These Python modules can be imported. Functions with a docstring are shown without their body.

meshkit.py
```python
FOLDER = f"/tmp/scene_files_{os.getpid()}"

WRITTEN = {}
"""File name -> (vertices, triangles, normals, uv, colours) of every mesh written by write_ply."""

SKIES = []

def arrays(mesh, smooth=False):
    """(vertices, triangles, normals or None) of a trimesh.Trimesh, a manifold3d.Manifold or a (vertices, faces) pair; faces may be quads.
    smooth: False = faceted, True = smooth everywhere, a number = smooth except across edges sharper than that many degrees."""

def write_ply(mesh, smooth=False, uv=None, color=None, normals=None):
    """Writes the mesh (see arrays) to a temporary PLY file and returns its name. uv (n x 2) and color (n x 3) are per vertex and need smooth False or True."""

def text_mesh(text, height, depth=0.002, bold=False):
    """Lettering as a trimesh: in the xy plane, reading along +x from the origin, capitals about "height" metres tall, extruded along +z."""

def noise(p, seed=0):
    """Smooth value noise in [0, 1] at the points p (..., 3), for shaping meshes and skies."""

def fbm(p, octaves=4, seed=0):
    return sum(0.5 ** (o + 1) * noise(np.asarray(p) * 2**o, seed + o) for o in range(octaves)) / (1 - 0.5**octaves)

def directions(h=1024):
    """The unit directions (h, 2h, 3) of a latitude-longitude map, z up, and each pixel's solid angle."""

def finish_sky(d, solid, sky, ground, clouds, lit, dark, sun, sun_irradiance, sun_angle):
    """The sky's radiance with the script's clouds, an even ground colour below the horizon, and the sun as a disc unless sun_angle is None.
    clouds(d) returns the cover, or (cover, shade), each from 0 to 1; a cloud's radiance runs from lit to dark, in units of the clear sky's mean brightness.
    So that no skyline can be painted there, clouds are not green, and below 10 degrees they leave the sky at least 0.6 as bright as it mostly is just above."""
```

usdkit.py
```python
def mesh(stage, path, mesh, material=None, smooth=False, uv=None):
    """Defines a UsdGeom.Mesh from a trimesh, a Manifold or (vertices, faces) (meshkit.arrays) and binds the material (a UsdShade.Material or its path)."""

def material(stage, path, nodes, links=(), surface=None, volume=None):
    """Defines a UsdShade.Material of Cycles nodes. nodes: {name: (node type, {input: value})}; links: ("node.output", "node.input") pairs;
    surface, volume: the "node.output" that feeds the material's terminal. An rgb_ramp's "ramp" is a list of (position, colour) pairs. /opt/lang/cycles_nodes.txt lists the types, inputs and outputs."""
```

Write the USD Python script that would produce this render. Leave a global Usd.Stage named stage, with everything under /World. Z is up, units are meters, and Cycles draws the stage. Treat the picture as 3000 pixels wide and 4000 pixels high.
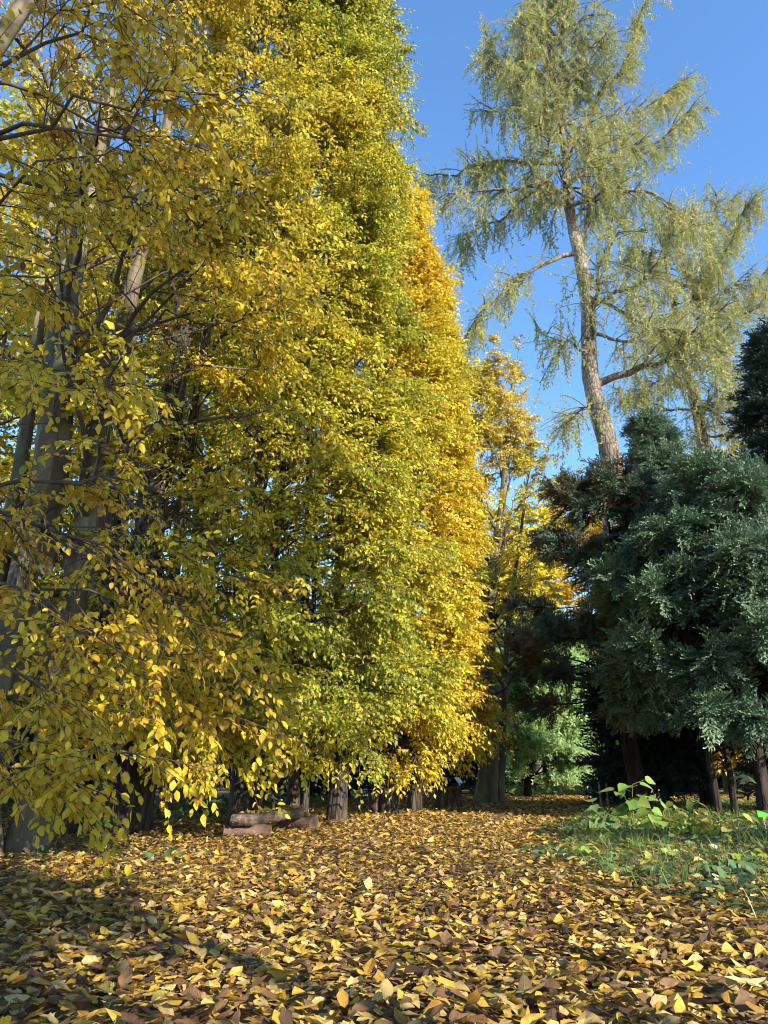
import math, random
import numpy as np
import trimesh
import usdkit, meshkit
from pxr import Usd, UsdGeom, UsdLux, UsdShade, Gf, Sdf, Vt

stage = Usd.Stage.CreateInMemory()
UsdGeom.SetStageUpAxis(stage, "Z")
UsdGeom.SetStageMetersPerUnit(stage, 1.0)
UsdGeom.Xform.Define(stage, "/World")
UsdGeom.Scope.Define(stage, "/World/Looks")
random.seed(7)
np.random.seed(7)

# ------------------------------------------------------------------ camera, sky, sun, exposure
CAM_H = 0.65
PITCH = math.radians(20.5)
FPX = 2769.0                     # focal length in pixels of the 3000 x 4000 photograph
EXPOSURE = 1.6
SUN_EL = math.radians(24.0)
SUN_AZ = math.radians(140.0)     # clockwise from +y towards +x
SUN_DIR = np.array([math.sin(SUN_AZ) * math.cos(SUN_EL), math.cos(SUN_AZ) * math.cos(SUN_EL), math.sin(SUN_EL)])

cam = UsdGeom.Camera.Define(stage, "/World/camera")
cam.CreateHorizontalApertureAttr(36.0)
cam.CreateVerticalApertureAttr(48.0)
cam.CreateFocalLengthAttr(36.0 * FPX / 3000.0)
cam.CreateClippingRangeAttr(Gf.Vec2f(0.05, 2000.0))
cam.CreateExposureAttr(EXPOSURE)
_m = Gf.Matrix4d(1.0)
_c, _s = math.cos(PITCH), math.sin(PITCH)
_m.SetRow(0, Gf.Vec4d(1, 0, 0, 0))
_m.SetRow(1, Gf.Vec4d(0, -_s, _c, 0))
_m.SetRow(2, Gf.Vec4d(0, -_c, -_s, 0))
_m.SetRow(3, Gf.Vec4d(0, 0, CAM_H, 1))
cam.AddTransformOp().Set(_m)

dome = UsdLux.DomeLight.Define(stage, "/World/sky")
dome.GetPrim().SetCustomDataByKey("kind", "structure")
sky_mat = usdkit.material(stage, "/World/Looks/sky_look", {
    "sky": ("sky_texture", {"sky_type": "single_scattering", "sun_disc": False, "sun_elevation": SUN_EL, "sun_rotation": SUN_AZ,
                            "altitude": 200.0, "air_density": 1.0, "aerosol_density": 0.15, "ozone_density": 4.0}),
    "hs": ("hsv", {"saturation": 1.08}),
    "bg": ("background_shader", {"strength": 0.14})}, [("sky.color", "hs.color"), ("hs.color", "bg.color")], surface="bg.background")
UsdShade.MaterialBindingAPI.Apply(dome.GetPrim()).Bind(sky_mat)

sun = UsdLux.DistantLight.Define(stage, "/World/sun")
sun.CreateNormalizeAttr(True)
sun.CreateIntensityAttr(1.25)
sun.CreateAngleAttr(0.5)
sun.CreateColorAttr(Gf.Vec3f(1.0, 0.91, 0.76))
_z = SUN_DIR
_x = np.cross([0, 0, 1.0], _z); _x /= np.linalg.norm(_x)
_y = np.cross(_z, _x)
_m = Gf.Matrix4d(1.0)
for _i, _v in enumerate((_x, _y, _z)):
    _m.SetRow(_i, Gf.Vec4d(*map(float, _v), 0))
sun.AddTransformOp().Set(_m)

# ------------------------------------------------------------------ helpers
USED = {}


def numbered(parent, name):
    k = (parent, name)
    n = USED.get(k, 0)
    USED[k] = n + 1
    return f"{parent}/{name}" if n == 0 else f"{parent}/{name}_{n:03d}"


def tag(prim, label=None, cat=None, group=None, kind=None):
    for k, v in (("label", label), ("category", cat), ("group", group), ("kind", kind)):
        if v:
            prim.SetCustomDataByKey(k, v)
    return prim


def thing(name, label, cat, loc=(0, 0, 0), rz=0.0, group=None):
    x = UsdGeom.Xform.Define(stage, numbered("/World", name))
    x.AddTranslateOp().Set(Gf.Vec3d(*map(float, loc)))
    if rz:
        x.AddRotateZOp().Set(float(math.degrees(rz)))
    tag(x.GetPrim(), label, cat, group)
    x.loc = np.array(loc, float)
    return x


def part(parent, name, mesh, mat, smooth=False, col=None, luv=None, label=None, kind=None, cat=None, group=None):
    """One mesh; parent is a prim wrapper or None for the top level."""
    root = "/World" if parent is None else str(parent.GetPath())
    path = numbered(root, name)
    m = usdkit.mesh(stage, path, mesh, mat, smooth)
    api = UsdGeom.PrimvarsAPI(m)
    if col is not None:
        api.CreatePrimvar("tint", Sdf.ValueTypeNames.Color3fArray, "vertex").Set(Vt.Vec3fArray.FromNumpy(np.ascontiguousarray(col, np.float32)))
    if luv is not None:
        api.CreatePrimvar("luv", Sdf.ValueTypeNames.Float3Array, "vertex").Set(Vt.Vec3fArray.FromNumpy(np.ascontiguousarray(luv, np.float32)))
    tag(m.GetPrim(), label, cat, group, kind)
    return m


def nrm(v):
    return v / np.maximum(np.linalg.norm(v, axis=-1, keepdims=True), 1e-9)


def ray(px, py):
    u, v = (px - 1500.0) / FPX, (2000.0 - py) / FPX
    return np.array([u, math.cos(PITCH) - math.sin(PITCH) * v, math.sin(PITCH) + math.cos(PITCH) * v])


def at(px, py, Y):
    """World point on the ray through a photograph pixel at forward distance Y."""
    r = ray(px, py)
    return np.array([0, 0, CAM_H]) + r * (Y / r[1])


def ground_at(px, py):
    r = ray(px, py)
    return np.array([0, 0, CAM_H]) + r * (-CAM_H / r[2])


def project(p):
    """Photograph pixel and depth of world points."""
    d = np.asarray(p, float) - np.array([0, 0, CAM_H])
    z = d[..., 1] * math.cos(PITCH) + d[..., 2] * math.sin(PITCH)
    up = -d[..., 1] * math.sin(PITCH) + d[..., 2] * math.cos(PITCH)
    zz = np.where(np.abs(z) < 0.05, 0.05, z)
    return 1500 + FPX * d[..., 0] / zz, 2000 - FPX * up / zz, z


def gz(x, y):
    x, y = np.asarray(x, float), np.asarray(y, float)
    p = np.stack([x * 0.7, y * 0.7, np.zeros_like(x)], -1)
    return 0.035 * (meshkit.noise(p, 3) - 0.5) + 0.02 * (meshkit.noise(p * 3.1, 4) - 0.5)


def tubes(P, R, sides=5):
    """P (N,K,3), R (N,K) -> one mesh of N open tubes."""
    P, R = np.asarray(P, float), np.asarray(R, float)
    N, K = R.shape
    T = nrm(np.gradient(P, axis=1))
    ref = np.where(np.abs(T[..., 2:]) < 0.9, np.array([0, 0, 1.0]), np.array([1.0, 0, 0]))
    A = nrm(np.cross(T, ref))
    B = np.cross(T, A)
    ang = np.arange(sides) * 2 * np.pi / sides
    V = P[:, :, None] + R[:, :, None, None] * (np.cos(ang)[None, None, :, None] * A[:, :, None] + np.sin(ang)[None, None, :, None] * B[:, :, None])
    i, j = np.meshgrid(np.arange(K - 1), np.arange(sides), indexing="ij")
    q = np.stack([i * sides + j, i * sides + (j + 1) % sides, (i + 1) * sides + (j + 1) % sides, (i + 1) * sides + j], -1).reshape(-1, 4)
    F = (q[None] + (np.arange(N) * K * sides)[:, None, None]).reshape(-1, 4)
    return V.reshape(-1, 3), F


def trunk_mesh(pts, rad, sides=18, flute=0.08, flare=0.5, flare_h=0.5, seed=0, lobes=5, step=0.12):
    """A trunk along a polyline: fluted, flared at the foot, lumpy."""
    pts, rad = np.asarray(pts, float), np.asarray(rad, float)
    s = np.concatenate([[0], np.cumsum(np.linalg.norm(np.diff(pts, axis=0), axis=1))])
    n = int(np.clip(s[-1] / step, 8, 90))
    t = np.linspace(0, 1, n) ** 1.25 * s[-1]
    P = np.stack([np.interp(t, s, pts[:, k]) for k in range(3)], 1)
    r = np.interp(t, s, rad)
    rg = np.random.default_rng(seed)
    ph = rg.uniform(0, 6.28, 4)
    P[:, 0] += 0.5 * r * np.sin(t * 0.9 + ph[0]) * np.minimum(t, 1)
    P[:, 1] += 0.5 * r * np.sin(t * 0.8 + ph[1]) * np.minimum(t, 1)
    a = np.arange(sides) * 2 * np.pi / sides
    low = np.exp(-t / max(flare_h, 1e-3))
    rr = r[:, None] * (1 + flare * low[:, None] * (0.75 + 0.5 * np.cos(lobes * a[None] + ph[2])) + flute * np.sin(lobes * a[None] + ph[2] + t[:, None] * 0.25))
    q = np.stack([np.cos(a)[None] * 1.6 + 0 * t[:, None], np.sin(a)[None] * 1.6 + 0 * t[:, None], t[:, None] * 1.3 + 0 * a[None]], -1)
    rr *= 1 + 0.3 * (meshkit.fbm(q, 3, seed) - 0.5)
    T = nrm(np.gradient(P, axis=0))
    A = nrm(np.cross(T, np.array([0, 1.0, 0])))
    B = np.cross(A, T)
    V = P[:, None] + rr[..., None] * (np.cos(a)[None, :, None] * A[:, None] - np.sin(a)[None, :, None] * B[:, None])
    i, j = np.meshgrid(np.arange(n - 1), np.arange(sides), indexing="ij")
    F = np.stack([i * sides + j, (i + 1) * sides + j, (i + 1) * sides + (j + 1) % sides, i * sides + (j + 1) % sides], -1).reshape(-1, 4)
    return V.reshape(-1, 3), F


# leaf templates: rows of (u along, v across), folded along the midrib
def _leaf_template(us, ws):
    n = len(us)
    mid = [(u, 0.0) for u in us]
    L = [(us[i], ws[i]) for i in range(1, n - 1)]
    uv = np.array(mid + L + [(u, -w) for u, w in L])
    f = []
    li = lambda i: n + i - 1
    ri = lambda i: n + (n - 2) + i - 1
    f += [(0, 1, li(1)), (0, ri(1), 1)]
    for i in range(1, n - 2):
        f += [(i, i + 1, li(i + 1)), (i, li(i + 1), li(i)), (i, ri(i), ri(i + 1)), (i, ri(i + 1), i + 1)]
    f += [(n - 2, n - 1, li(n - 2)), (n - 2, ri(n - 2), n - 1)]
    return uv, np.array(f)


LEAF_HI = _leaf_template([0, 0.14, 0.36, 0.62, 0.84, 1.0], [0, 0.62, 1.0, 0.86, 0.44, 0])
LEAF_MID = _leaf_template([0, 0.3, 0.68, 1.0], [0, 0.95, 0.8, 0])
LEAF_LO = (np.array([(0, 0), (1, 0), (0.42, 1.0), (0.42, -1.0)]), np.array([(0, 1, 2), (0, 3, 1)]))
LEAVES = {"hi": LEAF_HI, "mid": LEAF_MID, "lo": LEAF_LO}


def leaves(pos, axis, normal, length, width, fold, curl, col, lod="lo", wave=0.0, rg=None):
    """Batches of leaves -> (vertices, faces), colours, luv."""
    uv, f = LEAVES[lod]
    axis = nrm(axis)
    side = nrm(np.cross(normal, axis))
    normal = np.cross(axis, side)
    u, v = uv[:, 0], uv[:, 1]
    if lod == "hi":
        jig = 1 + 0.16 * np.sin(np.arange(len(pos))[:, None] * 1.7 + np.arange(len(uv))[None] * 2.9 + length[:, None] * 900)
    else:
        jig = np.ones((1, 1))
    L, W = length[:, None], width[:, None]
    lift = fold[:, None] * np.abs(v)[None] * W * 0.5 - curl[:, None] * (u[None] ** 2) * L
    if wave and rg is not None:
        lift = lift + wave * L * np.sin(rg.uniform(0, 6.28, (len(pos), 1)) + u[None] * 7 + v[None] * 2) * np.abs(v)[None]
    P = pos[:, None] + axis[:, None] * (u[None] * L)[..., None] + side[:, None] * (v[None] * jig * W * 0.5)[..., None] + normal[:, None] * lift[..., None]
    F = (f[None] + (np.arange(len(pos)) * len(uv))[:, None, None]).reshape(-1, 3)
    C = np.repeat(col[:, None], len(uv), 1).reshape(-1, 3)
    luv = np.zeros((len(pos), len(uv), 3)); luv[..., 0] = u; luv[..., 1] = v
    return (P.reshape(-1, 3), F), C, luv.reshape(-1, 3)


def merge(meshes):
    vs, fs, n = [], [], 0
    for v, f in meshes:
        f = np.asarray(f)
        if f.shape[1] == 4:
            f = np.vstack([f[:, [0, 1, 2]], f[:, [0, 2, 3]]])
        vs.append(v); fs.append(f + n); n += len(v)
    return np.vstack(vs), np.vstack(fs)


# ------------------------------------------------------------------ materials
def leaf_material(name, veins=False, trans=0.42, rough=0.45, spots=0.25):
    nodes = {
        "a": ("attribute", {"attribute": "tint"}),
        "geo": ("geometry", {}),
        "n": ("noise_texture", {"scale": 55.0, "detail": 3.0}),
        "r": ("rgb_ramp", {"ramp": [(0.0, (1.12, 1.1, 1.05)), (0.55, (1, 1, 1)), (0.66, (0.8, 0.72, 0.6)), (0.75, (0.35, 0.22, 0.15))]}),
        "mx": ("mix", {"mix_type": "multiply", "fac": spots}),
        "p": ("principled_bsdf", {"roughness": rough, "specular_ior_level": 0.35}),
        "t": ("translucent_bsdf", {}),
        "gam": ("gamma", {"gamma": 0.85}),
        "m": ("mix_closure", {"fac": trans}),
    }
    links = [("geo.position", "n.vector"), ("n.fac", "r.fac"), ("a.color", "mx.color1"), ("r.color", "mx.color2"), ("p.BSDF", "m.closure1"), ("t.BSDF", "m.closure2"), ("gam.color", "t.color")]
    src = "mx.color"
    if veins:
        nodes.update({
            "lv": ("attribute", {"attribute": "luv"}),
            "sep": ("separate_xyz", {}),
            "abs": ("math", {"math_type": "absolute"}),
            "k": ("math", {"math_type": "multiply_add", "value2": -0.3}),
            "fr": ("math", {"math_type": "multiply", "value2": 75.0}),
            "sn": ("math", {"math_type": "sine"}),
            "mr": ("map_range", {"from_min": 0.35, "from_max": 1.0, "to_min": 0.0, "to_max": 1.0, "clamp": True}),
            "rib": ("map_range", {"from_min": 0.0, "from_max": 0.06, "to_min": 1.0, "to_max": 0.0, "clamp": True}),
            "mxx": ("math", {"math_type": "maximum"}),
            "vs": ("math", {"math_type": "multiply", "value2": 0.4}),
            "mv": ("mix", {"mix_type": "multiply", "color2": (0.62, 0.52, 0.35)}),
            "b": ("bump", {"strength": 0.5, "distance": 0.004}),
            "ed": ("map_range", {"from_min": 0.45, "from_max": 1.0, "to_min": 0.0, "to_max": 1.0, "clamp": True}),
            "ne": ("noise_texture", {"scale": 28.0, "detail": 3.0}),
            "nr": ("map_range", {"from_min": 0.47, "from_max": 0.62, "to_min": 0.0, "to_max": 1.0, "clamp": True}),
            "em": ("math", {"math_type": "multiply"}),
            "me": ("mix", {"mix_type": "multiply", "color2": (0.5, 0.32, 0.18)}),
        })
        links += [("lv.vector", "sep.vector"), ("sep.y", "abs.value1"), ("abs.value", "k.value1"), ("sep.x", "k.value3"), ("k.value", "fr.value1"), ("fr.value", "sn.value1"),
                  ("sn.value", "mr.value"), ("abs.value", "rib.value"), ("mr.result", "mxx.value1"), ("rib.result", "mxx.value2"), ("mxx.value", "vs.value1"), ("vs.value", "mv.fac"),
                  ("mx.color", "mv.color1"), ("mxx.value", "b.height"), ("b.normal", "p.normal")]
        links += [("abs.value", "ed.value"), ("geo.position", "ne.vector"), ("ne.fac", "nr.value"), ("ed.result", "em.value1"), ("nr.result", "em.value2"), ("em.value", "me.fac"), ("mv.color", "me.color1")]
        src = "me.color"
    links += [(src, "p.base_color"), (src, "gam.color")]
    return usdkit.material(stage, "/World/Looks/" + name, nodes, links, surface="m.closure")


def bark_material(name, c0, c1, c2, scale=6.0, stretch=0.25, bump=0.5, moss=0.0, moss_col=(0.09, 0.11, 0.03), rough=0.85, vor=True):
    nodes = {
        "geo": ("geometry", {}),
        "map": ("mapping", {"scale": (scale, scale, scale * stretch)}),
        "n1": ("noise_texture", {"scale": 1.0, "detail": 6.0, "roughness": 0.62, "distortion": 0.4}),
        "n2": ("noise_texture", {"scale": 0.23, "detail": 3.0}),
        "r": ("rgb_ramp", {"ramp": [(0.25, c0), (0.5, c1), (0.75, c2)]}),
        "big": ("rgb_ramp", {"ramp": [(0.3, (0.62, 0.62, 0.62)), (0.7, (1.25, 1.25, 1.25))]}),
        "mul": ("mix", {"mix_type": "multiply", "fac": 0.8}),
        "n3": ("noise_texture", {"scale": 0.5, "detail": 5.0}),
        "mr": ("map_range", {"from_min": 0.5, "from_max": 0.66, "to_min": 0.0, "to_max": moss, "clamp": True}),
        "mm": ("mix", {"color2": moss_col}),
        "b": ("bump", {"strength": bump, "distance": 0.03}),
        "p": ("principled_bsdf", {"roughness": rough, "specular_ior_level": 0.25}),
    }
    links = [("geo.position", "map.vector"), ("map.vector", "n1.vector"), ("map.vector", "n2.vector"), ("map.vector", "n3.vector"), ("n1.fac", "r.fac"), ("n2.fac", "big.fac"),
             ("r.color", "mul.color1"), ("big.color", "mul.color2"), ("mul.color", "mm.color1"), ("n3.fac", "mr.value"), ("mr.result", "mm.fac"), ("mm.color", "p.base_color"), ("b.normal", "p.normal")]
    if vor:
        nodes["v"] = ("voronoi_texture", {"feature": "distance_to_edge", "scale": 1.3})
        nodes["vr"] = ("map_range", {"from_min": 0.0, "from_max": 0.22, "to_min": 0.0, "to_max": 1.0, "clamp": True})
        nodes["ad"] = ("math", {"math_type": "multiply_add", "value2": 0.6})
        nodes["dk"] = ("rgb_ramp", {"ramp": [(0.0, (0.35, 0.32, 0.3)), (0.7, (1, 1, 1))]})
        nodes["mul2"] = ("mix", {"mix_type": "multiply", "fac": 0.85})
        nodes["warp"] = ("mix", {"mix_type": "linear_light", "fac": 0.5})
        links = [l for l in links if l != ("r.color", "mul.color1")]
        links += [("map.vector", "warp.color1"), ("n1.color", "warp.color2"), ("warp.color", "v.vector"), ("v.distance", "vr.value"), ("vr.result", "ad.value1"), ("n1.fac", "ad.value3"), ("ad.value", "b.height"),
                  ("vr.result", "dk.fac"), ("r.color", "mul2.color1"), ("dk.color", "mul2.color2"), ("mul2.color", "mul.color1")]
    else:
        links += [("n1.fac", "b.height")]
    return usdkit.material(stage, "/World/Looks/" + name, nodes, links, surface="p.BSDF")


def varied_leaf(name, ramp, scale=0.8, trans=0.25, rough=0.5, fine=18.0):
    """Foliage of instanced sprays: colour by place and by spray."""
    nodes = {
        "geo": ("geometry", {}),
        "oi": ("object_info", {}),
        "n": ("noise_texture", {"scale": scale, "detail": 3.0, "roughness": 0.65}),
        "n2": ("noise_texture", {"scale": fine, "detail": 2.0}),
        "s": ("math", {"math_type": "multiply_add", "value2": 0.3}),
        "s2": ("math", {"math_type": "multiply_add", "value2": 0.45}),
        "sub": ("math", {"math_type": "subtract", "value2": 0.375}),
        "r": ("rgb_ramp", {"ramp": ramp}),
        "p": ("principled_bsdf", {"roughness": rough, "specular_ior_level": 0.3}),
        "t": ("translucent_bsdf", {}),
        "m": ("mix_closure", {"fac": trans}),
    }
    links = [("geo.position", "n.vector"), ("geo.position", "n2.vector"), ("oi.random", "s.value1"), ("n.fac", "s.value3"), ("n2.fac", "s2.value1"), ("s.value", "s2.value3"), ("s2.value", "sub.value1"), ("sub.value", "r.fac"),
             ("r.color", "p.base_color"), ("r.color", "t.color"), ("p.BSDF", "m.closure1"), ("t.BSDF", "m.closure2")]
    return usdkit.material(stage, "/World/Looks/" + name, nodes, links, surface="m.closure")


def plain(name, color, rough=0.6, spec=0.4, noise=0.0, scale=20.0):
    nodes = {"p": ("principled_bsdf", {"base_color": color, "roughness": rough, "specular_ior_level": spec})}
    links = []
    if noise:
        nodes.update({"geo": ("geometry", {}), "n": ("noise_texture", {"scale": scale, "detail": 4.0}),
                      "r": ("rgb_ramp", {"ramp": [(0.3, tuple(c * (1 - noise) for c in color)), (0.7, tuple(min(1, c * (1 + noise)) for c in color))]})})
        links = [("geo.position", "n.vector"), ("n.fac", "r.fac"), ("r.color", "p.base_color")]
    return usdkit.material(stage, "/World/Looks/" + name, nodes, links, surface="p.BSDF")


M_LEAF = leaf_material("leaf_look")
M_LEAF_NEAR = leaf_material("leaf_veined_look", veins=True, spots=0.4)
M_LITTER = leaf_material("litter_look", trans=0.14, rough=0.55, spots=0.6)
M_LITTER_NEAR = leaf_material("litter_veined_look", veins=True, trans=0.14, rough=0.55, spots=0.7)
M_GREEN = leaf_material("green_leaf_look", trans=0.35, rough=0.4, spots=0.1)
M_HORNBARK = bark_material("hornbeam_bark", (0.045, 0.036, 0.024), (0.10, 0.081, 0.054), (0.19, 0.158, 0.108), 7.0, 0.3, 0.35, 0.35, vor=False)
M_TWIG = bark_material("twig_bark", (0.035, 0.026, 0.02), (0.065, 0.05, 0.038), (0.11, 0.09, 0.07), 9.0, 0.6, 0.2, 0.0, vor=False)
M_OLDBARK = bark_material("old_bark", (0.022, 0.017, 0.012), (0.048, 0.037, 0.028), (0.095, 0.076, 0.057), 9.0, 0.16, 0.9, 0.2)
M_LARCHBARK = bark_material("larch_bark", (0.075, 0.058, 0.045), (0.165, 0.138, 0.112), (0.28, 0.25, 0.215), 6.0, 0.45, 1.0, 0.0)
M_DARKBARK = bark_material("dark_bark", (0.014, 0.010, 0.008), (0.028, 0.02, 0.015), (0.05, 0.035, 0.027), 8.0, 0.2, 0.6, 0.0)
M_CUT = bark_material("bench_wood", (0.06, 0.042, 0.03), (0.12, 0.087, 0.064), (0.2, 0.155, 0.12), 9.0, 1.0, 0.5, 0.0, vor=False)
M_WOOD = usdkit.material(stage, "/World/Looks/slab_wood", {
    "tc": ("texture_coordinate", {}), "map": ("mapping", {"scale": (2.2, 22.0, 26.0)}), "n1": ("noise_texture", {"scale": 1.0, "detail": 6.0, "roughness": 0.65, "distortion": 0.6}),
    "n2": ("noise_texture", {"scale": 9.0, "detail": 4.0}), "r": ("rgb_ramp", {"ramp": [(0.3, (0.035, 0.025, 0.018)), (0.48, (0.10, 0.072, 0.052)), (0.62, (0.17, 0.13, 0.10)), (0.75, (0.23, 0.185, 0.15))]}),
    "r2": ("rgb_ramp", {"ramp": [(0.35, (0.55, 0.5, 0.48)), (0.65, (1.1, 1.1, 1.1))]}), "mx": ("mix", {"mix_type": "multiply", "fac": 0.85}), "b": ("bump", {"strength": 0.9, "distance": 0.012}), "p": ("principled_bsdf", {"roughness": 0.85, "specular_ior_level": 0.2})},
    [("tc.object", "map.vector"), ("map.vector", "n1.vector"), ("tc.object", "n2.vector"), ("n1.fac", "r.fac"), ("n2.fac", "r2.fac"), ("r.color", "mx.color1"), ("r2.color", "mx.color2"), ("mx.color", "p.base_color"), ("n1.fac", "b.height"), ("b.normal", "p.normal")], surface="p.BSDF")
M_STONE = bark_material("foot_wood", (0.07, 0.042, 0.03), (0.14, 0.086, 0.063), (0.24, 0.16, 0.12), 8.0, 0.8, 0.5, 0.0, vor=False)
M_STUMP = bark_material("stump_wood", (0.035, 0.022, 0.018), (0.085, 0.055, 0.042), (0.16, 0.11, 0.08), 14.0, 0.12, 1.0, 0.0)

GROUND_MAT = usdkit.material(stage, "/World/Looks/ground_look", {
    "geo": ("geometry", {}),
    "v": ("voronoi_texture", {"scale": 14.0, "randomness": 1.0}),
    "hs": ("separate_color", {"color_type": "rgb"}),
    "r": ("rgb_ramp", {"ramp": [(0.0, (0.06, 0.04, 0.025)), (0.4, (0.12, 0.075, 0.04)), (0.62, (0.2, 0.13, 0.045)), (0.85, (0.3, 0.2, 0.06)), (1.0, (0.2, 0.11, 0.04))]}),
    "n": ("noise_texture", {"scale": 0.25, "detail": 6.0}),
    "gr": ("map_range", {"from_min": 0.5, "from_max": 0.62, "to_min": 0.0, "to_max": 0.55, "clamp": True}),
    "mg": ("mix", {"color2": (0.05, 0.06, 0.022)}),
    "b": ("bump", {"strength": 0.8, "distance": 0.03}),
    "p": ("principled_bsdf", {"roughness": 0.8, "specular_ior_level": 0.2})},
    [("geo.position", "v.vector"), ("v.color", "hs.color"), ("hs.r", "r.fac"), ("geo.position", "n.vector"), ("n.fac", "gr.value"), ("gr.result", "mg.fac"), ("r.color", "mg.color1"), ("mg.color", "p.base_color"), ("v.distance", "b.height"), ("b.normal", "p.normal")],
    surface="p.BSDF")

# ------------------------------------------------------------------ ground
_g = np.sinh(np.linspace(-1, 1, 201) * 5.2)
_g = _g / _g[-1] * 300.0
GX, GY = np.meshgrid(_g, _g + 6.0, indexing="ij")
GV = np.stack([GX, GY, gz(GX, GY)], -1).reshape(-1, 3)
_i, _j = np.meshgrid(np.arange(200), np.arange(200), indexing="ij")
GF = np.stack([_i * 201 + _j, (_i + 1) * 201 + _j, (_i + 1) * 201 + _j + 1, _i * 201 + _j + 1], -1).reshape(-1, 4)
part(None, "ground", (GV, GF), GROUND_MAT, smooth=True, kind="structure")

# ------------------------------------------------------------------ deciduous trees
PAL = {  # base colours of leaves
    "green": (0.15, 0.19, 0.02), "lime": (0.34, 0.33, 0.025), "yellow": (0.56, 0.44, 0.025), "gold": (0.62, 0.41, 0.02), "ochre": (0.42, 0.25, 0.02),
    "brown": (0.20, 0.095, 0.03), "pale": (0.56, 0.44, 0.14), "orange": (0.58, 0.28, 0.015),
}


def palette(weights, rg, pos, noise_scale=0.45, spread=0.9, seed=5):
    """Colours for leaves at pos: neighbours share a hue, each leaf differs a little. weights: [(name, share)]."""
    names, w = zip(*weights)
    edge = np.cumsum(w) / np.sum(w)
    n = meshkit.fbm(pos * noise_scale, 3, seed)
    n = np.clip((n - 0.5) * 2.1 + 0.5, 0, 1)
    x = np.clip(n * spread + rg.uniform(0, 1, len(pos)) * (1 - spread) + rg.normal(0, 0.13, len(pos)), 0, 0.9999)
    c = np.array([PAL[k] for k in names])
    mids = np.concatenate([[0], edge])
    mids = (mids[1:] + mids[:-1]) / 2
    col = np.stack([np.interp(x, mids, c[:, k]) for k in range(3)], 1)
    return col * rg.uniform(0.78, 1.2, (len(pos), 1))


def crown_profile(points):
    zs, rs = zip(*points)
    return lambda z: np.interp(z, zs, rs)


def bez(a, b, c, k):
    t = np.linspace(0, 1, k)[None, :, None]
    return a[:, None] * (1 - t) ** 2 + 2 * b[:, None] * t * (1 - t) + c[:, None] * t ** 2


def sample_path(P, s):
    """Point and tangent at fraction s (N,) of polylines P (N,K,3)."""
    K = P.shape[1]
    x = np.clip(s * (K - 1), 0, K - 1 - 1e-6)
    i = x.astype(int)
    f = (x - i)[:, None]
    n = np.arange(len(P))
    return P[n, i] * (1 - f) + P[n, i + 1] * f, nrm(P[n, i + 1] - P[n, i])


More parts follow.
